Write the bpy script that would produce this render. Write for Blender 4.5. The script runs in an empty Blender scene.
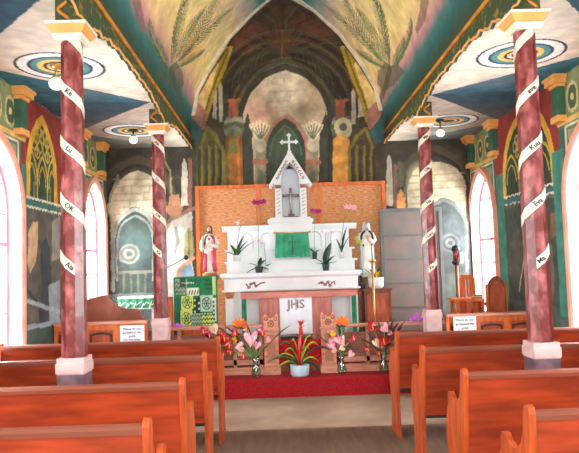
import bpy, bmesh, math, random
import numpy as np
from mathutils import Vector, Matrix
random.seed(7); RNG=np.random.RandomState(5)
C=bpy.context.scene.collection; PI=math.pi
# ---------------------------------------------------------------- camera
F=620.0; EYE=1.5
_Y=np.array([-9.5,-38.5,-F]); _Y/=np.linalg.norm(_Y)
_r=math.radians(1.7)
_Z=np.array([-math.sin(_r),math.cos(_r),0.]); _Z-=_Y*(_Z@_Y); _Z/=np.linalg.norm(_Z)
_X=np.cross(_Y,_Z); ROT=np.array([_X,_Y,_Z])
cam=bpy.data.cameras.new('camera'); camo=bpy.data.objects.new('camera',cam); C.objects.link(camo)
cam.sensor_fit='HORIZONTAL'; cam.sensor_width=36; cam.lens=36*F/579; cam.clip_start=0.05; cam.clip_end=200
M4=Matrix([list(ROT[i])+[0] for i in range(3)]+[[0,0,0,1]]); M4.translation=Vector((0,0,EYE)); camo.matrix_world=M4
bpy.context.scene.camera=camo
vs=bpy.context.scene.view_settings; vs.view_transform='Standard'; vs.look='None'; vs.gamma=1; vs.use_curve_mapping=False
vs.exposure=0.7
# ---------------------------------------------------------------- light
w=bpy.data.worlds.new('world'); bpy.context.scene.world=w; w.use_nodes=True
bg=w.node_tree.nodes['Background']; bg.inputs[0].default_value=(0.94,1,0.97,1); bg.inputs[1].default_value=2.2
def area(name,loc,rot,sx,sy,power,col=(1,1,1)):
    l=bpy.data.lights.new(name,'AREA'); l.shape='RECTANGLE'; l.size=sx; l.size_y=sy; l.energy=power; l.color=col
    o=bpy.data.objects.new(name,l); o.location=loc; o.rotation_euler=rot; C.objects.link(o); return o
XL,XR,D,CX=-2.46,2.80,8.9,0.17
CZ=3.25; YB=-2.2
WIN_Y=[5.5,8.33,2.65,-0.2]
for i,wy in enumerate(WIN_Y):
    area('window_daylight',(XL-0.35,wy,1.8),(0,-PI/2,0),1.7,0.9,85,(0.94,1,0.95))
    area('window_daylight',(XR+0.35,wy,1.8),(0,PI/2,0),1.7,0.9,85,(0.94,1,0.95))
area('rear_fill_light',(CX,YB-0.3,2.0),(PI/2,0,0),4.6,3.2,150,(0.97,1,0.92))  # added fill light across the open end behind the camera, no doorway built
# ---------------------------------------------------------------- pixel -> place helpers
def ray(px,py): return ROT@np.array([px-289.5,226.5-py,-F])
def atY(px,py,y): d=ray(px,py); return Vector((d[0]*y/d[1],y,EYE+d[2]*y/d[1]))
def atX(px,py,x): d=ray(px,py); return Vector((x,d[1]*x/d[0],EYE+d[2]*x/d[0]))
def atZ(px,py,z): d=ray(px,py); t=(z-EYE)/d[2]; return Vector((d[0]*t,d[1]*t,z))
# ---------------------------------------------------------------- materials
def lin(c):
    c=np.asarray(c,float)/255.; return np.where(c<=0.04045,c/12.92,((c+0.055)/1.055)**2.4)
def rgba(c): return tuple(lin(c))+(1,)
MATS={}
def mat(name,col,rough=0.5,metal=0,col2=None,scale=6,bump=0.0,stretch=(1,1,1),emit=0,alpha=None,coat=0,detail=4,lo=.35,hi=.65,tr=0,spec=None):
    if name in MATS: return MATS[name]
    m=bpy.data.materials.new(name); m.use_nodes=True; nt=m.node_tree; b=nt.nodes['Principled BSDF']
    b.inputs['Roughness'].default_value=rough; b.inputs['Metallic'].default_value=metal
    b.inputs['Coat Weight'].default_value=coat
    if spec is not None: b.inputs['Specular IOR Level'].default_value=spec
    if tr: b.inputs['Transmission Weight'].default_value=tr; b.inputs['IOR'].default_value=1.3
    c2=col2 if col2 is not None else [min(255,x*0.88) for x in col]
    tc=nt.nodes.new('ShaderNodeTexCoord'); mp=nt.nodes.new('ShaderNodeMapping'); mp.inputs['Scale'].default_value=stretch
    nz=nt.nodes.new('ShaderNodeTexNoise'); nz.inputs['Scale'].default_value=scale; nz.inputs['Detail'].default_value=detail
    cr=nt.nodes.new('ShaderNodeValToRGB'); cr.color_ramp.elements[0].position=lo; cr.color_ramp.elements[1].position=hi
    cr.color_ramp.elements[0].color=rgba(col); cr.color_ramp.elements[1].color=rgba(c2)
    nt.links.new(tc.outputs['Object'],mp.inputs[0]); nt.links.new(mp.outputs[0],nz.inputs['Vector'])
    nt.links.new(nz.outputs[0],cr.inputs[0]); nt.links.new(cr.outputs[0],b.inputs['Base Color'])
    if bump:
        bp=nt.nodes.new('ShaderNodeBump'); bp.inputs['Strength'].default_value=bump; bp.inputs['Distance'].default_value=0.01
        nt.links.new(nz.outputs[0],bp.inputs['Height']); nt.links.new(bp.outputs[0],b.inputs['Normal'])
    if emit: b.inputs['Emission Color'].default_value=rgba(col); b.inputs['Emission Strength'].default_value=emit
    MATS[name]=m; return m
def mural_mat(name,rough=0.75):
    m=bpy.data.materials.new(name); m.use_nodes=True; nt=m.node_tree; b=nt.nodes['Principled BSDF']; b.inputs['Roughness'].default_value=rough
    at=nt.nodes.new('ShaderNodeAttribute'); at.attribute_name='paint'
    tc=nt.nodes.new('ShaderNodeTexCoord'); nz=nt.nodes.new('ShaderNodeTexNoise'); nz.inputs['Scale'].default_value=9; nz.inputs['Detail'].default_value=6
    nt.links.new(tc.outputs['Object'],nz.inputs['Vector'])
    mr=nt.nodes.new('ShaderNodeMapRange'); mr.inputs[1].default_value=.3; mr.inputs[2].default_value=.7; mr.inputs[3].default_value=.82; mr.inputs[4].default_value=1.12
    nt.links.new(nz.outputs[0],mr.inputs[0])
    mx=nt.nodes.new('ShaderNodeVectorMath'); mx.operation='SCALE'
    nt.links.new(at.outputs['Color'],mx.inputs[0]); nt.links.new(mr.outputs[0],mx.inputs['Scale']); nt.links.new(mx.outputs[0],b.inputs['Base Color'])
    return m
MURAL=mural_mat('painted_plaster')
pew_wood=mat('pew_wood',(176,62,26),.48,0,(128,42,16),2.6,.04,(1,3,6),coat=.06,spec=.3)
pew_end=mat('pew_end_wood',(200,86,32),.5,0,(150,56,20),3.0,.05,(8,8,1.2),coat=.05,spec=.3)
pew_rail=mat('pew_rail_wood',(126,62,44),.35,0,(132,66,48),4,.05,(1,8,8),coat=.15)
pink_wood=mat('pale_wood',(222,156,130),.5,0,(190,114,92),4,.05,(1,5,9))
pink_wood2=mat('pale_wood_dark',(160,96,76),.5,0,(122,66,52),4,.05,(1,5,9))
red_wood=mat('red_wood',(196,92,52),.45,0,(160,66,34),4,.05,(6,6,1.5))
orange_wood=mat('orange_wood',(226,118,50),.5,0,(196,90,34),4,.05,(6,6,1.5))
brown_wood=mat('brown_wood',(150,74,46),.5,0,(110,50,30),4,.05,(5,5,1.5))
dark_wood=mat('dark_wood',(84,52,40),.5,0,(50,30,24),4)
white_paint=mat('white_paint',(238,240,243),.45,0,(226,230,236),3)
tab_inner=mat('niche_paint',(226,230,240),.6,0,(212,218,232),3)
gold=mat('gold_paint',(226,150,44),.4,.1,(176,104,30),6)
cap_orange=mat('capital_orange',(236,168,92),.5,0,(220,148,74),4)
cap_white=mat('capital_white',(236,228,208),.5,0,(216,208,190),4)
column_green=mat('column_block_green',(46,66,44),.6,0,(84,80,36),9)
marble=mat('marble_column',(104,30,28),.32,0,(196,112,112),13,0,(1,1,.6),coat=.15,detail=8,lo=.45,hi=.78)
plinth_m=mat('plinth_stone',(118,84,94),.6,0,(84,58,68),14)
plinth_cap=mat('plinth_cap',(210,176,176),.5,0,(190,152,150),8)
ribbon_m=mat('ribbon_paint',(232,222,204),.5,0,(212,198,178),10)
ink=mat('ink',(40,40,50),.6)
ink_blue=mat('sign_ink',(58,60,90),.6); ink_green=mat('sign_green',(40,110,70),.6)
paper=mat('paper',(244,244,252),.6,0,(236,236,246),4)
carpet_m=mat('red_carpet',(168,0,16),.95,0,(120,0,8),60,.3)
cloth_red=mat('red_tread',(206,24,30),.9,0,(170,14,20),30,.2)
cloth_white=mat('altar_cloth',(236,240,250),.7,0,(222,228,242),5,.1)
cloth_green=mat('green_cloth',(32,140,100),.75,0,(18,104,72),9,.2)
cloth_green2=mat('veil_green',(70,184,146),.7,0,(36,148,110),9,.3)
gray_panel=mat('gray_screen',(120,118,116),.6,0,(144,122,114),5)
gray_frame=mat('gray_screen_frame',(116,117,121),.6,0,(100,100,104),5)
win_pink=mat('window_casing_pink',(236,168,146),.5,0,(224,146,124),6)
win_white=mat('window_white',(244,226,226),.5,0,(236,206,208),6)
win_red=mat('window_sash_pink',(232,150,166),.5,0,(216,120,142),6)
leafm=mat('leaf_green',(70,120,60),.45,0,(38,84,44),12)
leafl=mat('leaf_yellow_green',(176,186,62),.45,0,(110,150,44),10)
leafd=mat('leaf_dark',(38,72,58),.5,0,(26,50,44),12)
stemm=mat('stem_green',(120,150,86),.5)
magenta=mat('orchid_magenta',(190,24,130),.5,0,(150,10,100),20)
wpetal=mat('orchid_white',(238,232,238),.5,0,(222,176,200),30)
ppetal=mat('orchid_pink',(240,190,196),.5,0,(230,150,160),30)
an_red=mat('anthurium_red',(216,24,40),.3,0,(186,14,26),10,coat=.4)
an_pink=mat('anthurium_pink',(244,132,168),.3,0,(250,190,208),14,coat=.4)
an_white=mat('anthurium_cream',(248,226,200),.3,0,(250,196,180),10,coat=.4)
an_hot=mat('anthurium_magenta',(226,44,92),.3,0,(200,24,70),10,coat=.4)
spad=mat('spadix_yellow',(244,200,80),.5,0,(236,150,60),10)
bop=mat('bird_of_paradise_orange',(250,130,26),.45,0,(240,96,14),10)
yel=mat('yellow_flower',(248,190,40),.5,0,(240,150,30),10)
vio=mat('violet_flower',(196,80,210),.5,0,(226,130,230),20)
skin=mat('painted_skin',(226,178,150),.5)
hair=mat('painted_hair',(84,52,36),.6)
robe_w=mat('painted_white_robe',(240,234,230),.5,0,(228,214,206),8)
robe_p=mat('painted_rose_mantle',(222,84,110),.5,0,(200,60,86),8)
robe_b=mat('painted_pale_blue_mantle',(150,176,208),.5,0,(180,200,226),8)
lei_m=mat('dark_lei',(34,54,44),.7,0,(20,34,30),30)
metal_m=mat('brass_pole',(214,170,100),.35,.6,(190,140,80),6)
black_m=mat('black_metal',(24,24,28),.4)
cross_m=mat('crucifix_wood',(98,44,46),.4,0,(72,30,34),8)
corpus_m=mat('corpus_silver',(196,186,176),.4,.4)
pot_gray=mat('pot_gray_blue',(186,204,214),.45,0,(160,182,196),10)
pot_dark=mat('pot_dark',(66,76,80),.5)
soil=mat('soil',(50,38,30),.9)
globe_m=mat('lamp_glass',(255,252,244),.3,0,(255,252,244),3,emit=.6)
rubber=mat('tan_book',(206,176,130),.6)
redglass=mat('red_votive_glass',(190,20,40),.15,0,(150,10,30),6,coat=.5)
def glass(name,col,a):
    m=bpy.data.materials.new(name); m.use_nodes=True; nt=m.node_tree; nt.nodes.remove(nt.nodes['Principled BSDF']); out=nt.nodes['Material Output']
    t=nt.nodes.new('ShaderNodeBsdfTransparent'); g=nt.nodes.new('ShaderNodeBsdfGlossy'); g.inputs['Roughness'].default_value=.12; t.inputs[0].default_value=rgba(col)
    mx=nt.nodes.new('ShaderNodeMixShader'); mx.inputs[0].default_value=a
    nt.links.new(t.outputs[0],mx.inputs[1]); nt.links.new(g.outputs[0],mx.inputs[2]); nt.links.new(mx.outputs[0],out.inputs[0]); return m
pane_m=glass('window_glass',(250,252,255),.05); vase_m=glass('vase_glass',(232,244,238),.12)
# ---------------------------------------------------------------- mesh builder
class MB:
    def __init__(s): s.v=[]; s.f=[]; s.sm=[]
    def add(s,vs,fs,smooth=False):
        n=len(s.v); s.v+= [tuple(v) for v in vs]; s.f+=[tuple(i+n for i in f) for f in fs]; s.sm+=[smooth]*len(fs); return s
    def box(s,x0,x1,y0,y1,z0,z1):
        v=[(x,y,z) for x in(x0,x1) for y in(y0,y1) for z in(z0,z1)]
        return s.add(v,[(0,1,3,2),(4,6,7,5),(0,4,5,1),(2,3,7,6),(0,2,6,4),(1,5,7,3)])
    def bbox(s,x0,x1,y0,y1,z0,z1,b=.006):   # bevelled box
        bm=bmesh.new(); bmesh.ops.create_cube(bm,size=1)
        for v in bm.verts: v.co=Vector(((x0+x1)/2+v.co.x*(x1-x0),(y0+y1)/2+v.co.y*(y1-y0),(z0+z1)/2+v.co.z*(z1-z0)))
        bmesh.ops.bevel(bm,geom=bm.edges[:],offset=b,segments=2,affect='EDGES'); s.bm(bm); return s
    def bm(s,bm,smooth=False):
        bm.verts.index_update(); s.add([v.co[:] for v in bm.verts],[[v.index for v in f.verts] for f in bm.faces],smooth); bm.free(); return s
    def loft(s,rings,cap=True,smooth=True,closed=True):
        n=len(rings[0]); vs=[p for r in rings for p in r]; fs=[]
        for i in range(len(rings)-1):
            for j in range(n if closed else n-1):
                k=(j+1)%n; fs.append((i*n+j,i*n+k,(i+1)*n+k,(i+1)*n+j))
        if cap: fs.append(tuple(range(n))[::-1]); fs.append(tuple((len(rings)-1)*n+j for j in range(n)))
        return s.add(vs,fs,smooth)
    def lathe(s,c,prof,n=20,smooth=True,rot=0,ex=1,ey=1,cap=True):
        rings=[[(c[0]+r*ex*math.cos(2*PI*j/n+rot),c[1]+r*ey*math.sin(2*PI*j/n+rot),c[2]+z) for j in range(n)] for r,z in prof]
        return s.loft(rings,cap,smooth)
    def tube(s,pts,r,n=6,smooth=True):
        pts=[Vector(p) for p in pts]; rs=r if isinstance(r,(list,tuple)) else [r]*len(pts); rings=[]; up=None
        for i,p in enumerate(pts):
            d=(pts[min(i+1,len(pts)-1)]-pts[max(i-1,0)]).normalized()
            if up is None: up=Vector((0,0,1)) if abs(d.z)<.9 else Vector((1,0,0))
            a=d.cross(up).normalized(); b=a.cross(d).normalized(); up=b
            rings.append([p+(a*math.cos(2*PI*j/n)+b*math.sin(2*PI*j/n))*rs[i] for j in range(n)])
        return s.loft(rings,True,smooth)
    def prism(s,poly,axis,a,b):
        # poly of 2D points extruded along axis from a to b; 'x': (y,z), 'y': (x,z), 'z': (x,y)
        def mk(u,v,t): return {'x':(t,u,v),'y':(u,t,v),'z':(u,v,t)}[axis]
        n=len(poly); vs=[mk(u,v,a) for u,v in poly]+[mk(u,v,b) for u,v in poly]
        return s.add(vs,[tuple(range(n))[::-1],tuple(range(n,2*n))]+[(i,(i+1)%n,n+(i+1)%n,n+i) for i in range(n)])
    def strip(s,A,B,axis,a,b):
        def mk(p,t): u,v=p; return {'x':(t,u,v),'y':(u,t,v),'z':(u,v,t)}[axis]
        n=len(A); vs=[mk(p,a) for p in A]+[mk(p,a) for p in B]+[mk(p,b) for p in A]+[mk(p,b) for p in B]; fs=[]
        for i in range(n-1):
            fs+=[(i,i+1,n+i+1,n+i),(2*n+i,3*n+i,3*n+i+1,2*n+i+1),(i,2*n+i,2*n+i+1,i+1),(n+i,n+i+1,3*n+i+1,3*n+i)]
        fs+=[(0,n,3*n,2*n),(n-1,3*n-1,4*n-1,2*n-1)]
        return s.add(vs,fs)
    def sphere(s,c,r,n=10,sx=1,sy=1,sz=1):
        prof=[(max(1e-4,math.sin(PI*i/n)*r),-math.cos(PI*i/n)*r*sz) for i in range(n+1)]
        return s.lathe(c,prof,max(8,n),True,0,sx,sy)
    def petal(s,base,tip,width,up=(0,0,1),curl=.0,n=6,thick=.0015,heart=False):
        base=Vector(base); tip=Vector(tip); d=tip-base; L=d.length; dn=d.normalized(); a=dn.cross(Vector(up))
        if a.length<1e-3: a=dn.cross(Vector((1,0,0)))
        a.normalize(); nrm=a.cross(dn).normalized(); vt=[]; 
        for i in range(n+1):
            t=i/n; wd=width*(math.sin(PI*min(1,t*.92+.08))**.8 if not heart else (math.sin(PI*(t*.8+.2))**.6*(1-t*.35)))
            if i==n: wd=width*.04
            c=base+d*t+nrm*(-curl*L*t*t)
            vt+= [c-a*wd/2+nrm*wd*.12,c,c+a*wd/2+nrm*wd*.12]
        m=len(vt); vs=vt+[v-nrm*thick for v in vt]; fs=[]
        for i in range(n):
            for j in range(2):
                q=(i*3+j,i*3+j+1,(i+1)*3+j+1,(i+1)*3+j); fs.append(q); fs.append(tuple(x+m for x in q[::-1]))
            for j in (0,2): fs.append((i*3+j,(i+1)*3+j,(i+1)*3+j+m,i*3+j+m))
        return s.add(vs,fs,True)
    def build(s,name,m,parent=None,off=None):
        me=bpy.data.meshes.new(name); o=(0,0,0)
        if parent is not None:
            p=parent; L=Vector((0,0,0))
            while p is not None: L+=p.location; p=p.parent
            o=L
        elif off is not None: o=off
        me.from_pydata([(v[0]-o[0],v[1]-o[1],v[2]-o[2]) for v in s.v],[],s.f)
        me.polygons.foreach_set('use_smooth',s.sm); me.materials.append(m)
        bm=bmesh.new(); bm.from_mesh(me); bmesh.ops.recalc_face_normals(bm,faces=bm.faces); bm.to_mesh(me); bm.free(); me.update()
        ob=bpy.data.objects.new(name,me); C.objects.link(ob)
        if parent is not None: ob.parent=parent
        elif off is not None: ob.location=off
        return ob
def tag(o,label=None,cat=None,group=None,kind=None):
    for k,v in (('label',label),('category',cat),('group',group),('kind',kind)):
        if v: o[k]=v
    return o
def thing(name,loc,label,cat,group=None):
    o=bpy.data.objects.new(name,None); o.empty_display_size=.1; o.location=loc; C.objects.link(o); return tag(o,label,cat,group)
def struct(name,mb,m,parent=None):
    o=mb.build(name,m,parent)
    if parent is None: o['kind']='structure'
    return o
def copy_tree(o,parent=None):
    c=o.copy(); C.objects.link(c)
    if parent is not None: c.parent=parent
    for ch in list(o.children): copy_tree(ch,c)
    return c
def text_mb(txt,size,P,right,up,bold=.0,depth=.002,align='CENTER'):
    cu=bpy.data.curves.new('t','FONT'); cu.body=txt; cu.size=size; cu.align_x=align; cu.align_y='CENTER'; cu.offset=bold; cu.extrude=depth; cu.resolution_u=3
    ob=bpy.data.objects.new('t',cu); C.objects.link(ob); dg=bpy.context.evaluated_depsgraph_get(); ev=ob.evaluated_get(dg); me=ev.to_mesh()
    right=Vector(right).normalized(); up=Vector(up).normalized(); n=right.cross(up); P=Vector(P); m=MB()
    m.add([P+right*v.co.x+up*v.co.y+n*v.co.z for v in me.vertices],[list(p.vertices) for p in me.polygons]); ev.to_mesh_clear(); bpy.data.objects.remove(ob); bpy.data.curves.remove(cu)
    return m
# ---------------------------------------------------------------- murals: pigment per vertex on a fine plaster grid
def vnoise(u,v,sc,seed=0):
    r=np.random.RandomState(seed); T=r.rand(64,64); x=u*sc; y=v*sc; xi=np.floor(x).astype(int); yi=np.floor(y).astype(int); fx=x-xi; fy=y-yi
    fx=fx*fx*(3-2*fx); fy=fy*fy*(3-2*fy); g=lambda a,b:T[a%64,b%64]
    return (g(xi,yi)*(1-fx)+g(xi+1,yi)*fx)*(1-fy)+(g(xi,yi+1)*(1-fx)+g(xi+1,yi+1)*fx)*fy
def fbm(u,v,sc,seed=0,o=4): return sum(vnoise(u,v,sc*2**i,seed+i)*.5**i for i in range(o))/sum(.5**i for i in range(o))
class Mural:
    def __init__(s,u0,u1,v0,v1,res,base,pt,conv):
        s.nu=int((u1-u0)/res)+1; s.nv=int((v1-v0)/res)+1
        s.U,s.V=np.meshgrid(np.linspace(u0,u1,s.nu),np.linspace(v0,v1,s.nv),indexing='ij')
        s.col=np.zeros(s.U.shape+(3,)); s.col[:]=lin(base); s.pt=pt; s.conv=conv; s.res=res
        s.wU=s.U+(fbm(s.U,s.V,7,1)-.5)*.03; s.wV=s.V+(fbm(s.U,s.V,7,9)-.5)*.03
    def q(s,pts): return [s.conv(*p) for p in pts]
    def mix(s,mask,c,a=1.,vary=.0,seed=3):
        if not mask.any(): return
        k=lin(c)[None,:]
        if vary: k=k*(1+vary*(fbm(s.U[mask],s.V[mask],11,seed)-.5)*2)[:,None]
        s.col[mask]=s.col[mask]*(1-a)+k*a
    def inpoly(s,pts,warp=True):
        U,V=(s.wU,s.wV) if warp else (s.U,s.V); m=np.zeros(U.shape,bool); n=len(pts)
        for i in range(n):
            x0,y0=pts[i]; x1,y1=pts[(i+1)%n]
            if y0==y1: continue
            c=((V>y0)!=(V>y1))&(U<(x1-x0)*(V-y0)/(y1-y0)+x0); m^=c
        return m
    def poly(s,pts,c,a=1.,vary=.25,px=True,warp=True,seed=3):
        pts=s.q(pts) if px else pts; s.mix(s.inpoly(pts,warp),c,a,vary,seed)
    def line(s,pts,w,c,a=1.,px=True,warp=True,w1=None,vary=.15):
        pts=s.q(pts) if px else pts; U,V=(s.wU,s.wV) if warp else (s.U,s.V); m=np.zeros(U.shape,bool); n=len(pts)-1
        for i in range(n):
            (x0,y0),(x1,y1)=pts[i],pts[i+1]; ww=w if w1 is None else w+(w1-w)*(i+.5)/n
            dx,dy=x1-x0,y1-y0; L=dx*dx+dy*dy+1e-12; t=np.clip(((U-x0)*dx+(V-y0)*dy)/L,0,1)
            m|=((U-x0-t*dx)**2+(V-y0-t*dy)**2)<(ww/2)**2
        s.mix(m,c,a,vary)
    def disc(s,c,r,col,a=1.,px=True,ry=None,warp=True,vary=.15):
        x,y=s.conv(*c) if px else c; U,V=(s.wU,s.wV) if warp else (s.U,s.V); ry=ry or r
        s.mix(((U-x)/r)**2+((V-y)/ry)**2<1,col,a,vary)
    def soft(s,c,r,col,a=1.,px=True,ry=None):
        x,y=s.conv(*c) if px else c; ry=ry or r; k=np.clip(1-(((s.wU-x)/r)**2+((s.wV-y)/ry)**2),0,1)[...,None]*a
        s.col=s.col*(1-k)+lin(col)*k
    def mottle(s,amp=.3,sc=6,seed=20,tint=None,ta=.3):
        n=fbm(s.U,s.V,sc,seed,5); s.col*=(1+amp*2*(n-.5))[...,None]
        if tint is not None:
            k=np.clip((fbm(s.U,s.V,sc*.7,seed+7)-.5)*4,0,1)[...,None]*ta; s.col=s.col*(1-k)+lin(tint)*k
    def build(s,name,keep=None,m=None):
        P=s.pt(s.U,s.V); idx=np.arange(s.nu*s.nv).reshape(s.nu,s.nv)
        q=np.stack([idx[:-1,:-1],idx[1:,:-1],idx[1:,1:],idx[:-1,1:]],-1).reshape(-1,4)
        if keep is not None:
            cu=(s.U[:-1,:-1]+s.U[1:,1:])/2; cv=(s.V[:-1,:-1]+s.V[1:,1:])/2; q=q[keep(cu,cv).reshape(-1)]
        me=bpy.data.meshes.new(name); me.vertices.add(s.nu*s.nv); me.vertices.foreach_set('co',np.stack(P,-1).reshape(-1).astype(np.float32))
        n=len(q); me.loops.add(n*4); me.loops.foreach_set('vertex_index',q.reshape(-1).astype(np.int32)); me.polygons.add(n)
        me.polygons.foreach_set('loop_start',np.arange(0,n*4,4,dtype=np.int32)); me.polygons.foreach_set('loop_total',np.full(n,4,dtype=np.int32))
        me.update(calc_edges=True); at=me.attributes.new('paint','FLOAT_COLOR','POINT')
        at.data.foreach_set('color',np.concatenate([np.clip(s.col,0,1),np.ones(s.col.shape[:2]+(1,))],-1).reshape(-1).astype(np.float32))
        me.materials.append(m or MURAL); o=bpy.data.objects.new(name,me); C.objects.link(o); o['kind']='structure'; return o
def arc_arch(x0,x1,zs,zp,n=12):
    # pointed arch from (x0,zs) over the peak to (x1,zs)
    w=(x1-x0)/2; h=zp-zs; R=(w*w+h*h)/(2*w); cx=(x0+x1)/2; a1=math.atan2(h,R-w); L=[]
    for i in range(n+1):
        a=a1*i/n; L.append((cx-(w-R)-R*math.cos(a) if True else 0, zs+R*math.sin(a)))
    L=[(cx-(R*math.cos(a1*i/n)-(R-w)),zs+R*math.sin(a1*i/n)) for i in range(n+1)]
    return L+[(2*cx-x,z) for x,z in L[::-1][1:]]
# ================================================================ SHELL
# floor: dark boards near, pale matting strip across in front of the chancel
b=MB().box(XL-.2,XR+.2,YB,5.78,-.1,0); struct('floor',b,mat('floor_boards',(118,92,74),.5,0,(92,70,56),2.5,.05,(6,.8,1)))
b=MB().box(XL-.2,XR+.2,5.78,D+.1,-.1,0); fo=struct('floor',b,mat('floor_matting',(172,144,126),.7,0,(146,118,102),2.2,.05,(1,1,1)))
# ---- aisle ceilings
BLUE=(48,110,128); BLUE2=(30,74,96)
def ceil_mural(side):
    if side<0:
        u0,u1=XL,-1.25; conv=lambda px,py:tuple(atZ(px,py,CZ)[:2])
    else:
        u0,u1=1.59,XR; conv=lambda px,py:tuple(atZ(px,py,CZ)[:2])
    m=Mural(u0,u1,2.9,D,.0105,(238,224,206),lambda U,V:(U,V,np.full_like(U,CZ)),conv)
    m.mottle(.12,3,4,(250,236,220),.4)
    inner,outer=(-1.31,XL) if side<0 else (1.65,XR)
    for yc,cw in ((3.72,0),(6.45,1),(9.15,2)):
        # blue bow-tie: tip at the arcade, opening to the wall
        pts=[(inner,yc),(outer,yc-1.25),(outer,yc+1.25)]
        m.poly(pts,BLUE,1,.5,px=False)
        m.poly([(inner,yc),(outer,yc-.1),(outer,yc+1.25)],BLUE2,.75,.5,px=False)
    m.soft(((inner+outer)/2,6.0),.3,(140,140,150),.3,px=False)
    cs=((-1.83,5.25),(-1.81,7.79)) if side<0 else ((2.13,5.22),(2.18,7.71))
    # dusky far bay
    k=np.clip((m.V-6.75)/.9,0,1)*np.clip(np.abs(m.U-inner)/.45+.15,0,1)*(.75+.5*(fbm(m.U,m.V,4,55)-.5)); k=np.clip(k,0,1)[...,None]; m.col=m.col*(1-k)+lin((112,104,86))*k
    for i,c in enumerate(cs):
        for r,col in ((.372,(34,34,60)),(.347,(240,238,232)),(.268,(40,44,72)),(.242,(74,136,140)),(.19,(232,190,98)),(.14,(66,34,36)),(.11,(214,196,170)),(.078,(60,34,36))):
            m.disc(c,r,col,1,px=False,warp=False,vary=.05)
    m.mottle(.1,8,44)
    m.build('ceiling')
    MB().box(min(inner,outer),max(inner,outer),YB,2.9,CZ,CZ+.02)
    struct('ceiling',MB().box(min(inner,outer),max(inner,outer),YB,2.9,CZ,CZ+.02),mat('plain_ceiling',(222,206,190),.8))
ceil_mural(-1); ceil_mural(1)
# ---- nave vault
half=[(1.40,3.40),(1.385,3.70),(1.32,4.03),(1.15,4.38),(.82,4.86),(.45,5.22),(.17,5.44),(0,5.52)]
prof=[(CX-x,z) for x,z in half]+[(CX+x,z) for x,z in half[::-1][1:]]
def densify(P,n):
    P=np.array(P); d=np.r_[0,np.cumsum(np.hypot(*np.diff(P,axis=0).T))]; return d,P
PD,PP=densify(prof,0); SL=PD[-1]
def vpt(s_): return np.interp(s_,PD,PP[:,0]),np.interp(s_,PD,PP[:,1])
def vconv(px,py):
    d=ray(px,py); best=None
    for i in range(len(PP)-1):
        a=PP[i]-[0,EYE]; e=PP[i+1]-PP[i]; den=d[0]*e[1]-d[2]*e[0]
        if abs(den)<1e-9: continue
        t=(a[0]*e[1]-a[1]*e[0])/den; k=(a[0]*d[2]-a[1]*d[0])/den
        if t>0 and -1e-6<=k<=1+1e-6: best=(PD[i]+k*(PD[i+1]-PD[i]),t*d[1])
    return best if best else (0,0)
m=Mural(0,SL,2.0,D+.01,.016,(200,180,140),lambda U,V:(vpt(U)[0],V,vpt(U)[1]),vconv)
e=np.minimum(m.U,SL-m.U)/(SL/2)       # 0 at the eave, 1 at the ridge
e=e+(fbm(m.U,m.V,1.6,31)-.5)*.10*np.clip(e*6,0,1)
stops=[(0,(50,58,30)),(.03,(34,66,50)),(.07,(28,86,86)),(.12,(60,116,112)),(.165,(190,134,136)),(.23,(228,184,142)),(.32,(240,212,138)),(.6,(242,216,156)),(.7,(222,204,184)),(.76,(190,198,190)),(.84,(96,168,172)),(1,(40,120,146))]
xs=[a for a,_ in stops]; cc=np.array([lin(c) for _,c in stops])
for k in range(3): m.col[...,k]=np.interp(e,xs,cc[:,k])
n1=np.clip((fbm(m.U,m.V,1.3,77)-.55)*5,0,1)[...,None]*((e>.25)&(e<.75))[...,None]*.5; m.col=m.col*(1-n1)+lin((236,150,60))*n1
n1=np.clip((fbm(m.U,m.V,1.5,97)-.56)*5,0,1)[...,None]*((e>.2)&(e<.6))[...,None]*.6; m.col=m.col*(1-n1)+lin((206,130,136))*n1
def frond(c0,mid,tip,wd,c=(92,112,84),n=24):
    wd*=.62
    P=[]
    for i in range(n+1):
        t=i/n; P.append(((1-t)**2*c0[0]+2*t*(1-t)*mid[0]+t*t*tip[0],(1-t)**2*c0[1]+2*t*(1-t)*mid[1]+t*t*tip[1]))
    for i in range(3,n):
        dx,dy=P[i+1][0]-P[i][0],P[i+1][1]-P[i][1]; L=math.hypot(dx,dy)+1e-6; nx,ny=-dy/L,dx/L; t=i/n; l=wd*math.sin(PI*min(1,t*1.05))**.7
        for sgn in (1,-1):
            m.line([P[i],(P[i][0]+sgn*nx*l+dx*1.8,P[i][1]+sgn*ny*l+dy*1.8)],.019,(c[0]+random.randint(-44,20),c[1]+random.randint(-40,20),c[2]+random.randint(-36,10)),.85)
    m.line(P,.022,(150,140,96),.9)
for sgn in (0,1):
    fx=(lambda x:x) if not sgn else (lambda x:561-x)
    base=(fx(171),70)
    # palm painted on the vault, rising from the eave beside the far column
    for mid,tip,wd in [((160,55),(157,38),7),((174,40),(181,5),5),((190,42),(232,8),8),((180,20),(190,-12),6),((190,60),(204,50),5),((200,35),(222,-12),7),((150,40),(150,20),5),((186,30),(205,8),6)]:
        frond(base,(fx(mid[0]),mid[1]),(fx(tip[0]),tip[1]),wd)
    m.poly([(fx(156),72),(fx(163),64),(fx(170),66),(fx(176),62),(fx(183),72),(fx(184),84),(fx(178),92),(fx(168),86)],(66,84,62),.7,.5)
    m.line([(fx(171),70),(fx(176),88),(fx(184),108)],.12,(70,72,56),.7)
    m.poly([(fx(132),0),(fx(140),-2),(fx(146),30),(fx(143),34),(fx(136),20)],(120,84,84),.7,.4)
    for p in [(fx(198),40),(fx(215),23),(fx(184),4)]: m.disc(p,.022,(40,26,26),.9)
m.mottle(.2,5,61); m.build('ceiling')
struct('ceiling',MB().strip([(x,z) for x,z in prof],[(x*1.0,z+.03) for x,z in prof],'y',YB,2.0),mat('plain_vault',(200,184,150),.8))
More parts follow.
